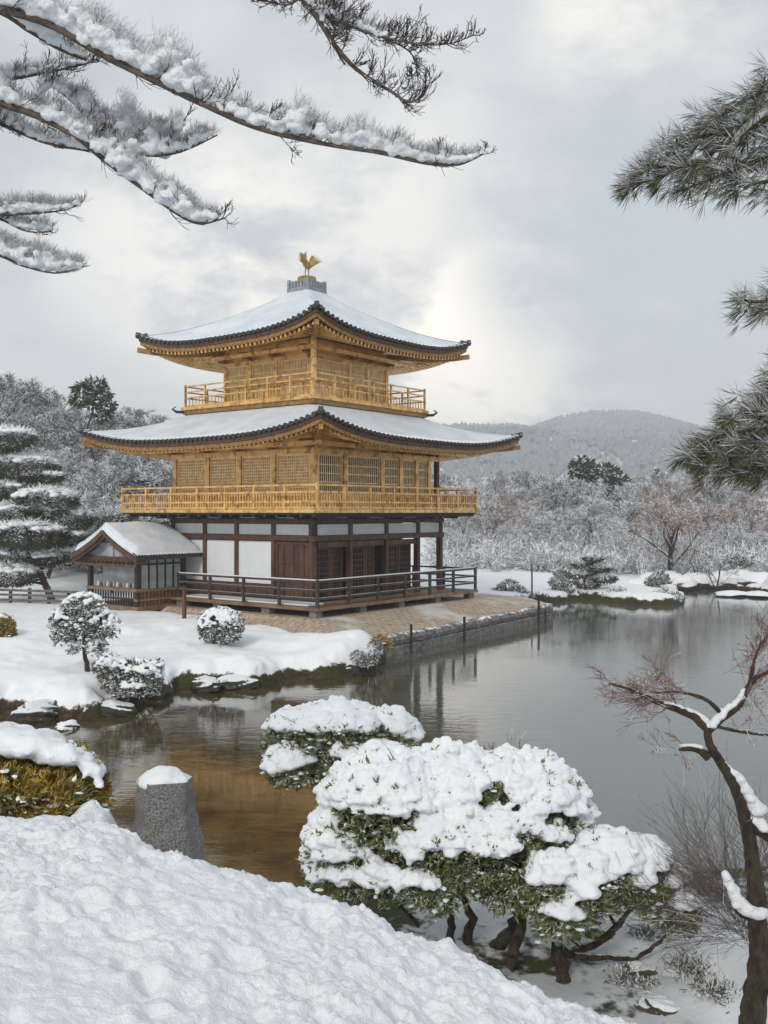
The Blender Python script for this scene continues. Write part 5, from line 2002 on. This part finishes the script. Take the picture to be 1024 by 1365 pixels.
gshrub('garden_tree', 'small rounded shrub-like tree with thin stem standing on the snowy island', 112, 893,
       [(112, 812, 30, 22), (88, 830, 24, 20), (135, 832, 26, 18), (110, 835, 34, 22), (82, 848, 16, 12), (144, 842, 16, 10), (98, 862, 14, 10), (128, 862, 16, 12)], 1000, .085, .04,
       stems_px=[([(117, 897), (113, 870), (110, 845), (108, 820)], .075, .02), ([(112, 865), (100, 850), (88, 835)], .03, .01), ([(111, 850), (125, 838), (136, 830)], .025, .01)], ns=190, sr=(.035, .065), vox=.023, tw=40, under=-.9, sthr=.15, patchy=1.5, loose=900, shell=.3)
gshrub('ball_shrub', 'round ball shrub speckled with snow near the brown wooden post', 290, 860, [(294, 833, 29, 24), (284, 838, 20, 20), (306, 838, 18, 18)], 1000, .10, .05,
       stems_px=[([(284, 861), (288, 848), (292, 838)], .05, .02)], ns=200, sr=(.035, .065), vox=.024, tw=16, sthr=.05, patchy=1.5, loose=900, under=-.9, shell=.5)
gshrub('low_shrub', 'low dark dense shrub at the shore beneath the round tree', 178, 928, [(160, 902, 26, 24), (190, 902, 28, 24), (210, 892, 9, 12), (145, 888, 20, 14), (180, 915, 34, 16)], 1800, .085, .04, z=.35, ns=170, sr=(.035, .07), vox=.024, tw=16, sthr=.2, patchy=1.5, loose=900)
gshrub('bronze_shrub', 'brown green clipped shrub at the left edge of the garden snow', -10, 858, [(-4, 838, 22, 19), (8, 843, 12, 14)], 700, .10, .05, mat='leaf_bronze', ns=10, sthr=.8, loose=60)
gshrub('grass_tuft', 'yellow green grassy tuft at the terrace corner', 512, 870, [(508, 856, 7, 7), (514, 862, 6, 7)], 160, .16, .025, z=.4, ns=0, mat='leaf_bronze', loose=20, tw=2)
gshrub('bramble', 'tangle of dark bare stems hanging over the end of the snow mound', 500, 890, [(500, 866, 9, 16), (490, 882, 14, 9), (478, 876, 10, 9)], 420, .09, .02, z=.25, ns=0, mat='leaf_dark', loose=160, tw=26)

# ---------------------------------------------------------------- stone marker
st = thing('stone_marker', at(212, 1175, 5.95), 'tapered rough granite stone marker with a rounded snow cap at the pond edge', 'stone')
px_base = [(163, 1100, .0), (196, 1165, -.20), (262, 1130, -.12), (266, 1105, .18), (225, 1100, .30), (175, 1095, .22)]
px_top = [(185, 1042, .02), (206, 1047, -.10), (248, 1042, -.06), (251, 1037, .09), (225, 1034, .15), (190, 1036, .11)]
Ys = 5.95
o0 = np.array(at(212, 1175, Ys))


def ring(px, zv):
    return [np.array(at(u, zv, Ys)) * np.array([0, 0, 1]) + np.array([(u - CU) / F * Ys, Ys + dy, 0]) for (u, v, dy) in px]


mb = MB()
bot, topr = ring(px_base, 1175), ring(px_top, 1040)
nr = 22
m_ = 6
sub_ = 8
V = []
rs = np.random.RandomState(9)
for i in range(nr + 1):
    t = i / nr
    tt = t ** 1.08
    for j in range(m_):
        for q in range(sub_):
            a = bot[j] * (1 - tt) + topr[j] * tt
            b = bot[(j + 1) % m_] * (1 - tt) + topr[(j + 1) % m_] * tt
            p = a + (b - a) * q / sub_
            V.append(p - o0)
V = np.array(V)
cen = V.mean(0)
nzv = fbm(V[:, 0] * 9 + V[:, 1] * 7, V[:, 2] * 9, 31, 4)
V[:, :2] += (V[:, :2] - cen[:2]) * (0.24 * nzv)[:, None]
K = m_ * sub_
Fq = [(i * K + k, i * K + (k + 1) % K, (i + 1) * K + (k + 1) % K, (i + 1) * K + k) for i in range(nr) for k in range(K)]
mb.add(V, Fq)
mb.add(V[-K:], [list(range(K))])
mb.build('stone', M['stone'], st, True)
bl = []
ct = np.mean(np.array(topr), 0) - o0
for i in range(60):
    a, r = rs.uniform(0, 6.283), math.sqrt(rs.uniform(0, 1))
    p = ct + np.array([math.cos(a) * r * .128, math.sin(a) * r * .095, .045 - .07 * r * r])
    s = rs.uniform(.032, .055)
    bl.append((p, (s, s, s * .75)))
snow_blobs('snow', bl, .011, st, M['snow_fine'], None, 5, 2, .008, .05)

# ================================================================ leaning bare tree at the right
YT = 7.9
def px(pts, Y):
    return [at(p[0], p[1], Y + (p[2] if len(p) > 2 else 0)) for p in pts]


def smooth_path(P, k=5):
    P = [Vector(tuple(p)) for p in P]
    outp = []
    for i in range(len(P) - 1):
        p0, p1, p2, p3 = P[max(i - 1, 0)], P[i], P[i + 1], P[min(i + 2, len(P) - 1)]
        for j in range(k):
            t = j / k
            outp.append(0.5 * ((2 * p1) + (p2 - p0) * t + (2 * p0 - 5 * p1 + 4 * p2 - p3) * t * t + (3 * p1 - p0 - 3 * p2 + p3) * t ** 3))
    outp.append(P[-1])
    return outp


tfoot = at(985, 1500, YT)
tree = thing('leaning_tree', tfoot, 'leaning bare dark trunk with snow strips and reddish budding twigs at the right edge', 'tree')


def limb(mb, pts, r0, r1, Y, n=10, wob=.1, k=5, org=tfoot, power=1.0):
    P = smooth_path(px(pts, Y), k)
    m = len(P)
    rad = [(r0 + (r1 - r0) * (i / (m - 1)) ** power) for i in range(m)]
    prng = random.Random(len(pts) * 7 + int(pts[0][0]))
    mb.tube([p - org for p in P], rad, n, 0, wob, prng)
    return P


mb = MB()
tw_src = []
trunk_pts = [(985, 1500), (998, 1400), (1005, 1340), (1012, 1290), (1011, 1240), (1008, 1190), (1002, 1140), (994, 1092)]
limb(mb, trunk_pts, .115, .050, YT, 14, .14, 6)
limb(mb, [(994, 1095), (985, 1062), (970, 1030), (952, 1003), (944, 985), (943, 965)], .050, .027, YT, 12, .12)
LA1 = limb(mb, [(944, 972), (925, 955), (902, 945), (880, 937), (860, 928), (838, 918), (812, 911)], .04, .008, YT, 8)
LA2 = limb(mb, [(944, 974), (962, 958), (985, 940), (996, 918), (1008, 903), (1024, 896), (1060, 880)], .034, .014, YT, 8)
LA3 = limb(mb, [(944, 1010), (934, 1001), (922, 998), (905, 999)], .04, .014, YT, 7)
LA4 = limb(mb, [(996, 1095), (1010, 1105), (1030, 1118), (1070, 1140)], .06, .035, YT, 8)
LA5 = limb(mb, [(1012, 1225), (1000, 1222), (985, 1215), (975, 1190), (968, 1165)], .04, .012, YT, 7)
LA6 = limb(mb, [(965, 955), (945, 935), (920, 925), (895, 922), (865, 925)], .022, .006, YT, 6)
LA7 = limb(mb, [(1000, 914), (1003, 890), (1010, 868), (1020, 850)], .018, .005, YT, 6)
LA8 = limb(mb, [(955, 968), (985, 975), (1024, 980), (1060, 984)], .018, .008, YT, 6)
mb.build('trunk', M['wet_bark'], tree, True)
# snow strips along the upper side of leaning limbs
bl = []


def strip(pts, w0, w1, Y, dens=26, lift=1.0):
    P = smooth_path(px(pts, Y), 8)
    m = len(P)
    for i, p in enumerate(P):
        s = w0 + (w1 - w0) * i / (m - 1)
        for _ in range(2):
            ss = s * rs.uniform(.8, 1.2)
            bl.append((p - tfoot + Vector((rs.normal(0, s * .25), rs.normal(0, s * .3), s * .25 * lift)), (ss, ss, ss * .8)))
    snow_blobs('snow', bl, .012, tree, M['snow_fine'], None, 3, 2, .02, .05)
    bl.clear()


strip([(1014, 1082), (1004, 1074), (994, 1056), (985, 1040), (972, 1026), (955, 1008)], .055, .022, YT)
strip([(945, 968), (930, 953), (905, 943), (885, 936)], .03, .016, YT)
strip([(948, 968), (962, 953), (984, 936), (992, 920)], .035, .018, YT)
strip([(935, 997), (922, 994), (908, 995)], .022, .016, YT)
strip([(1012, 1220), (995, 1214), (983, 1200), (974, 1182), (967, 1166)], .06, .03, YT - .05)
strip([(1005, 1095), (1020, 1106), (1045, 1122)], .05, .04, YT)
strip([(965, 950), (940, 933), (915, 923)], .014, .010, YT)


def twig_fan(mb, start, d, Ln, r, lev, rg, spread=.5, kids=5, up=0.0, sides=4, ns=5, jit=.16):
    """Recursive thin twig."""
    q = np.array(tuple(start), float)
    dd = unit(d)
    pts = [q]
    for i in range(ns):
        dd = unit(dd + rg.normal(0, jit, 3) + np.array([0, 0, up]))
        q = q + dd * Ln / ns
        pts.append(q)
    mb.tube(pts, [max(.0016, r * (1 - .75 * i / ns)) for i in range(ns + 1)], sides)
    if lev <= 0:
        return
    for j in range(kids):
        t = rg.uniform(.2, 1)
        i = min(int(t * ns), ns - 1)
        b = pts[i] + (pts[i + 1] - pts[i]) * (t * ns - i)
        nd = unit(unit(pts[i + 1] - pts[i]) + rg.normal(0, spread, 3))
        twig_fan(mb, b, nd, Ln * rg.uniform(.4, .7), r * .55, lev - 1, rg, spread, max(3, kids - 1), up, 3, max(3, ns - 1), jit)


rg = np.random.RandomState(21)
mb = MB()
for P, cnt, ln in ((LA1, 12, .40), (LA2, 12, .46), (LA6, 9, .34), (LA7, 9, .34), (LA8, 9, .42), (LA3, 3, .25)):
    for i in range(cnt):
        j = rg.randint(len(P) // 4, len(P) - 1)
        p = P[j] - tfoot
        ax = unit(P[j + 1] - P[j])
        d = ax * 1.1 + rg.normal(0, .55, 3) + np.array([0, 0, .12])
        twig_fan(mb, p, d, ln * rg.uniform(.4, 1.0), .0042, 2, rg, .6, 6, .0)
mb.build('twigs', M['red_bud'], tree, False)
# fine bare shrub beside it
bfoot = at(1000, 1240, 9.6)
M['bare_twig'] = surf('bare_grey_brown_twigs', (0.16, 0.12, 0.105), (0.10, 0.075, 0.065), 10, 0.85, snow=(0.3, 0.8, 0.7), snow_scale=9)
bs = thing('bare_shrub', bfoot, 'fan of thin bare grey brown twigs spreading left behind the leaning tree', 'shrub')
mb = MB()
for i in range(44):
    a = R(rg.uniform(98, 176))
    d = np.array([math.cos(a), rg.uniform(-.45, .6), math.sin(a) * .95])
    twig_fan(mb, np.array([rg.uniform(-.12, .25), rg.uniform(-.1, .1), rg.uniform(-.2, .1)]), d, rg.uniform(.7, 1.2), .0055, 2, rg, .34, 6, .01, jit=.08)
for i in range(14):
    a = R(rg.uniform(35, 98))
    d = np.array([math.cos(a), rg.uniform(-.45, .6), math.sin(a) * .95])
    twig_fan(mb, np.array([rg.uniform(-.1, .3), 0, 0]), d, rg.uniform(.7, 1.1), .010, 2, rg, .34, 5, .01, jit=.09)
mb.build('twigs', M['bare_twig'], bs, False)
bl = []
for i in range(34):
    u, v = rg.uniform(905, 985), rg.uniform(1095, 1200)
    s = rg.uniform(.02, .045)
    bl.append((at(u, v, 9.6 + rg.uniform(-.2, .3)) - bfoot, (s * 1.5, s, s * .7)))
# dry twigs behind the big shrub
for u, v, h, la in ((655, 1006, 26, 'small dry twiggy sprig behind the largest shrub, left one'), (695, 1012, 34, 'taller dry twiggy sprig behind the largest shrub')):
    f = at(u - 5, v + 10, 10.9)
    tt = thing('dry_sprig', f, la, 'twigs')
    mb = MB()
    for i in range(6):
        twig_fan(mb, np.zeros(3), np.array([rg.uniform(-.7, .8), rg.uniform(-.4, .4), 1]), h / F * 10.9 * rg.uniform(.7, 1.1), .005, 1, rg, .5, 4, .03)
    mb.build('twigs', M['twig'], tt)

# ================================================================ overhanging pine, left
YA = 6.0
LT = Vector((-5.2, 6.6, 3.2))
ptree = thing('pine_tree', LT, 'snow laden pine reaching thin twiggy boughs across the upper left sky', 'tree')
mb = MB()
mb.tube([(0, 0, -.6), (.03, .02, 1.2), (-.05, .05, 2.6), (.06, 0, 3.9), (.1, .03, 5.2), (.2, 0, 6.4)], [.24, .21, .19, .16, .12, .05], 12, 0, .1, random.Random(4))
mb.build('trunk', M['bark'], ptree, True)
rg = np.random.RandomState(33)


def pine_branch(pts, Y, r0, r1, snow_prof, fuzz, twig_n, twig_len, join=None, up_bias=1.0, below=.15, mbw=None, rootz=None, fl=(.05, .12)):
    """One bough: bark, snow resting along it and twigs pushing up through the snow."""
    P = px(pts, Y)
    if join is not None:
        P = [LT + Vector(join)] + P
    P = smooth_path(P, 8)
    m = len(P)
    br = MB()
    prng = random.Random(int(pts[0][1]) + m)
    rad = [r0 + (r1 - r0) * (i / (m - 1)) ** .8 for i in range(m)]
    br.tube([p - LT for p in P], rad, 8, 0, .08, prng)
    bo = br.build('branch', M['bare_bark'], ptree, True)
    # snow profile: (u, thickness in px)
    us = [a for a, b in snow_prof]
    th = [b / F * Y for a, b in snow_prof]
    bl = []
    tops = []
    for i in range(m - 1):
        L_ = (P[i + 1] - P[i]).length
        nsub = max(1, int(L_ / .028))
        for q in range(nsub):
            p = P[i].lerp(P[i + 1], q / nsub)
            u = CU + p.x / p.y * F
            t = float(np.interp(u, us, th, left=th[0], right=0))
            if t < .012 or u < -60 or p.z > 9:
                continue
            t *= .42 + .66 * (.5 + float(vnoise(np.array(u / 19.0), np.array(pts[0][1]), 3)))
            r = rad[i]
            k = 1 + int(t / .032)
            for j in range(k):
                f = (j + rg.uniform(0, 1)) / k
                s = max(.012, (.017 + t * .10) * rg.uniform(.75, 1.2) * (1.15 - .45 * f))
                c = p - LT + Vector((rg.normal(0, .014), rg.normal(0, .22 * t + .004), r * .35 + s * .75 + f * max(0, t - 1.7 * s)))
                bl.append((c, (s * rg.uniform(1.0, 1.7), s * rg.uniform(.9, 1.2), s * rg.uniform(.8, 1.1))))
            tops.append((np.array(p - LT), t))
    if bl:
        snow_blobs('snow', bl, .0105, bo, M['snow_fine'], None, 5, 2, .03, .03)
    # twigs and frosted needles
    tb_ = MB()
    for i in range(int(twig_n * 1.5)):
        j = rg.randint(m // 10, m - 1)
        if not (-120 < CU + P[j].x / P[j].y * F < 1000):
            continue
        p = np.array(P[j] - LT)
        ax = unit(P[min(j + 1, m - 1)] - P[j - 1])
        upw = rg.uniform(.25, 1.0) * (1 if rg.uniform() > below else -.6)
        d = ax * rg.uniform(.3, 1.0) + np.array([0, rg.normal(0, .55), upw])
        twig_fan(tb_, p, d, twig_len * rg.uniform(.35, 1.0) * (1 - .5 * j / m), .0042, 1 if rg.uniform() < .75 else 2, rg, .45, 6, .13, 4, 5, .1)
    tb_.n and tb_.build('twigs', M['twig'], bo, False)
    if fuzz and tops:
        n = int(fuzz * 1.8)
        w_ = np.array([t for _, t in tops])
        k = rg.choice(len(tops), n, p=w_ / w_.sum())
        B = np.array([a for a, _ in tops])[k]
        T = w_[k]
        Pn = B + np.stack([rg.normal(0, .02, n), rg.normal(0, .3, n) * T, T * rg.uniform(.35, 1.0, n)], 1)
        D = np.stack([rg.normal(.25, .45, n), rg.normal(0, .5, n), rg.uniform(.3, 1.2, n)], 1)
        fb = MB()
        fb.blades(Pn, D, rg.uniform(*fl, n) * .8, .0036, 0, .06, rg)
        fb.build('needles', M['frost_needle'], bo, False)
    return P


# main bough and the ones below it, as (u, v) along each
pine_branch([(-180, -60), (-60, -14), (0, 10), (68, 33), (137, 73), (205, 107), (273, 140), (342, 170), (418, 189), (508, 204), (570, 218), (612, 219), (648, 203)], YA, .038, .006,
            [(-60, 52), (68, 60), (137, 68), (205, 66), (260, 60), (300, 44), (342, 52), (390, 50), (430, 44), (500, 36), (560, 30), (600, 24), (640, 8)], 5200, 70, .24, (.05, 0, 3.9))
pine_branch([(-120, -20), (-10, 12), (40, 42), (80, 66), (115, 80)], YA + .25, .02, .008, [(-60, 22), (60, 26), (105, 10)], 500, 8, .2, None)
pine_branch([(-180, 78), (-60, 112), (0, 137), (50, 155), (103, 183), (140, 214), (190, 251), (235, 284), (266, 298), (302, 290)], YA + .5, .040, .005,
            [(-60, 38), (0, 40), (60, 34), (120, 30), (160, 44), (210, 46), (250, 34), (290, 12)], 3600, 42, .26, (.0, 0, 3.2))
pine_branch([(103, 183), (122, 194), (160, 202), (205, 208), (245, 201), (290, 180)], YA + .5, .014, .004, [(103, 22), (160, 34), (220, 34), (262, 28), (285, 10)], 2200, 24, .2)
pine_branch([(50, 155), (60, 112), (90, 130), (125, 164), (180, 192), (225, 186), (252, 150)], YA + .6, .011, .003, [(60, 8), (110, 30), (160, 56), (205, 58), (240, 30)], 2400, 26, .22)
pine_branch([(-160, 70), (-40, 92), (0, 106), (55, 98), (110, 86), (130, 78)], YA + .7, .018, .005, [(-60, 24), (20, 18), (60, 14), (110, 8)], 1200, 34, .26, (.0, .1, 3.3))
pine_branch([(-160, 120), (-40, 150), (0, 165), (60, 190), (120, 202), (165, 218), (190, 232)], YA + .8, .02, .004, [(-60, 26), (30, 28), (90, 26), (150, 14)], 1500, 26, .18, (.0, .1, 3.0), below=.4)
pine_branch([(-150, 270), (-60, 282), (0, 286), (50, 284), (85, 280), (108, 272)], YA + 1.0, .016, .004, [(-60, 26), (30, 24), (80, 16), (105, 6)], 1700, 26, .2, (.05, .1, 2.3))
pine_branch([(-150, 262), (-50, 276), (0, 292), (35, 308), (70, 309)], YA + 1.1, .014, .004, [(-60, 20), (30, 24), (65, 12)], 900, 16, .18, (.05, .1, 2.25), below=.4)
pine_branch([(-150, 300), (-60, 326), (0, 341), (30, 354), (75, 364), (112, 355)], YA + 1.0, .018, .004, [(-60, 36), (0, 40), (50, 34), (90, 22), (108, 8)], 2300, 26, .18, (.05, .1, 2.0))
# the thin twiggy bough at the top centre
pine_branch([(-300, -420), (100, -330), (300, -180), (380, -40), (405, 0), (425, 26), (450, 65), (480, 96), (520, 121), (545, 136), (564, 128)], YA - .3, .040, .004, [(380, 0), (410, 16), (440, 0)], 0, 86, .26, (.1, 0, 5.0), below=.4)
pine_branch([(415, 14), (440, 24), (480, 40), (520, 52), (560, 58), (600, 58), (633, 46)], YA - .3, .011, .003, [(415, 16), (470, 22), (520, 4)], 260, 60, .2, below=.3)
pine_branch([(480, 40), (515, 52), (545, 68), (556, 90), (545, 108)], YA - .2, .008, .002, [(480, 0), (520, 0)], 0, 22, .16, below=.4)
pine_branch([(405, -8), (385, 6), (360, 2), (343, 0)], YA - .3, .008, .003, [(300, 0), (400, 0)], 0, 18, .13, below=.6)

# ================================================================ long needled pine, right
RT = Vector((4.1, 6.9, 1.6))
rp = thing('long_needled_pine', RT, 'long needled green pine reaching frosted boughs in from the right edge', 'tree')
mb = MB()
mb.tube([(0, 0, -1.2), (.05, 0, .8), (-.05, .05, 2.4), (.05, 0, 4.0), (0, 0, 5.6), (.1, 0, 7.2)], [.26, .23, .2, .17, .13, .06], 12, 0, .1, random.Random(6))
mb.build('trunk', M['bark'], rp, True)
rg = np.random.RandomState(44)


def needle_bough(stems, Y, Ln, label=None, dens=42, frost=.3, w_=.0050, green='needle', snowy=(), jz=.15, step=.012):
    bo = MB()
    nb = MB()
    bl = []
    for pts in stems:
        P = smooth_path(px(pts, Y), 6)
        m = len(P)
        rad = [.020 * (1 - .75 * i / (m - 1)) + .003 for i in range(m)]
        bo.tube([p - RT for p in P], rad, 7, 0, .1, random.Random(m))
        B, A, E = [], [], []
        for i in range(m - 1):
            ns = max(1, int((P[i + 1] - P[i]).length / step))
            for q in range(ns):
                p = P[i].lerp(P[i + 1], q / ns)
                if CU + p.x / p.y * F > 1130:
                    continue
                end = (i + q / ns) / (m - 1)
                # short side shoots carry the whorls
                ax = unit(P[i + 1] - P[i])
                off = rg.normal(0, jz, 3) * np.array([.5, 1.0, .55]) * (1.0 - .6 * end)
                bb = np.array(p - RT) + off
                if rg.uniform() < .5:
                    bo.tube([np.array(p - RT), np.array(p - RT) + off * .6 + ax * .02, bb + ax * .05], [.006, .005, .003], 4)
                axx = unit(ax + off / (np.linalg.norm(off) + .05) * .6 + np.array([0, 0, .12]))
                k = int(dens * rg.uniform(.6, 1.2))
                B.append(np.repeat(bb[None] + axx[None] * rg.uniform(-.02, .06), k, 0))
                A.append(np.repeat(axx[None], k, 0))
        ax = unit(P[-1] - P[-3])
        B.append(np.repeat(np.array(P[-1] - RT)[None], dens * 3, 0))
        A.append(np.repeat(ax[None] * .5, dens * 3, 0))
        B = np.concatenate(B)
        A = np.concatenate(A)
        n = len(B)
        q = rg.normal(size=(n, 3))
        q -= A * np.sum(q * A, 1)[:, None]
        q /= np.linalg.norm(q, axis=1)[:, None]
        th = rg.uniform(.30, 1.05, n)[:, None]
        D = A * np.cos(th) + q * np.sin(th) + np.array([0, 0, -.10])
        pf = np.clip(frost + .12 + .75 * D[:, 2], .06, .92)
        r_ = rg.uniform(0, 1, n)
        mi = np.where(r_ < pf, 1, np.where(r_ > .62 + .3 * D[:, 2], 2, 0))
        nb.blades(B + D * .006, D, Ln * rg.uniform(.65, 1.1, n), w_, mi, rg.uniform(-.05, .05), rg)
    b = bo.build('branch', M['bark'], rp, True)
    nb.build('needles', [M[green], M['frost_needle'], M['needle_dark']], b, False)
    for pts, s0, s1 in snowy:
        P = smooth_path(px(pts, Y - .06), 8)
        for i, p in enumerate(P):
            s = s0 + (s1 - s0) * i / (len(P) - 1)
            bl.append((p - RT, (s * rg.uniform(.9, 1.2), s, s * .8)))
    if bl:
        snow_blobs('snow', bl, .01, b, M['snow_fine'], None, 3, 2, .006, .05)
    return b


needle_bough([[(1300, 40), (1120, 90), (1050, 110), (1005, 128), (970, 148), (945, 165)],
              [(1300, 60), (1100, 130), (1024, 158), (985, 180), (945, 206), (905, 226), (865, 240), (842, 246)],
              [(1250, 120), (1090, 185), (1030, 205), (990, 222), (955, 236), (920, 250)],
              [(985, 180), (955, 178), (925, 184), (900, 196)], [(930, 215), (905, 222), (880, 222), (862, 222)],
              [(1090, 240), (1045, 240), (1010, 244), (985, 250)], [(1024, 158), (1000, 160), (975, 172)]], 6.4, .165, frost=.34, dens=26,
             snowy=[([(1020, 148), (1000, 164), (985, 178), (980, 186)], .03, .022), ([(935, 205), (915, 216), (895, 226)], .016, .012)])
needle_bough([[(1300, 330), (1120, 380), (1040, 398), (1010, 402), (992, 400)], [(1110, 395), (1050, 410), (1020, 412)]], 6.5, .16, frost=.1, dens=24)
needle_bough([[(1300, 470), (1120, 500), (1050, 515), (1018, 522)], [(1120, 520), (1050, 530), (1015, 534), (996, 540)], [(1130, 480), (1060, 500), (1030, 506)]], 6.5, .15, frost=.22, dens=22)
needle_bough([[(1320, 540), (1120, 575), (1040, 590), (990, 598), (950, 602), (920, 606)], [(1120, 560), (1050, 566), (1010, 572), (970, 578), (945, 586)],
              [(1120, 610), (1040, 612), (1000, 616), (960, 618), (935, 618)], [(1120, 588), (1050, 598), (1010, 604), (975, 610)], [(1040, 560), (1000, 556), (975, 562)], [(1120, 630), (1060, 626), (1020, 628), (990, 626)]],
             6.3, .15, frost=.20, dens=34)

# weeds in the grey snow below the leaning tree
for u, v, ru, la in ((848, 1302, 30, 'dark weeds in grey snow below the bent shrub trunk'), (925, 1300, 34, 'dark weeds beside the mossy rocks by the leaning tree'), (955, 1335, 28, 'lowest tuft of dark weeds at the foot of the leaning tree'), (860, 1245, 16, 'small sprig of weeds in grey snow under the open twigs')):
    f = on_ground(u, v, .4)
    f.z = gz(f.x, f.y)
    k = 420
    rw = ru / F * f.y
    P = np.stack([rg.normal(0, .5, k) * rw, rg.normal(0, .6, k) * rw, np.zeros(k)], 1)
    D = np.stack([rg.normal(0, .8, k), rg.normal(0, .8, k), rg.uniform(.2, 1, k)], 1)
    mb = MB()
    mb.blades(P, D, rg.uniform(.04, .13, k), .012, rg.choice(2, k, p=[.8, .2]), .1, rg)
    o = mb.build('weeds', [M['leaf_dark'], M['twig']], None, False)
    o.location = f
    tag(o, la, 'weeds')
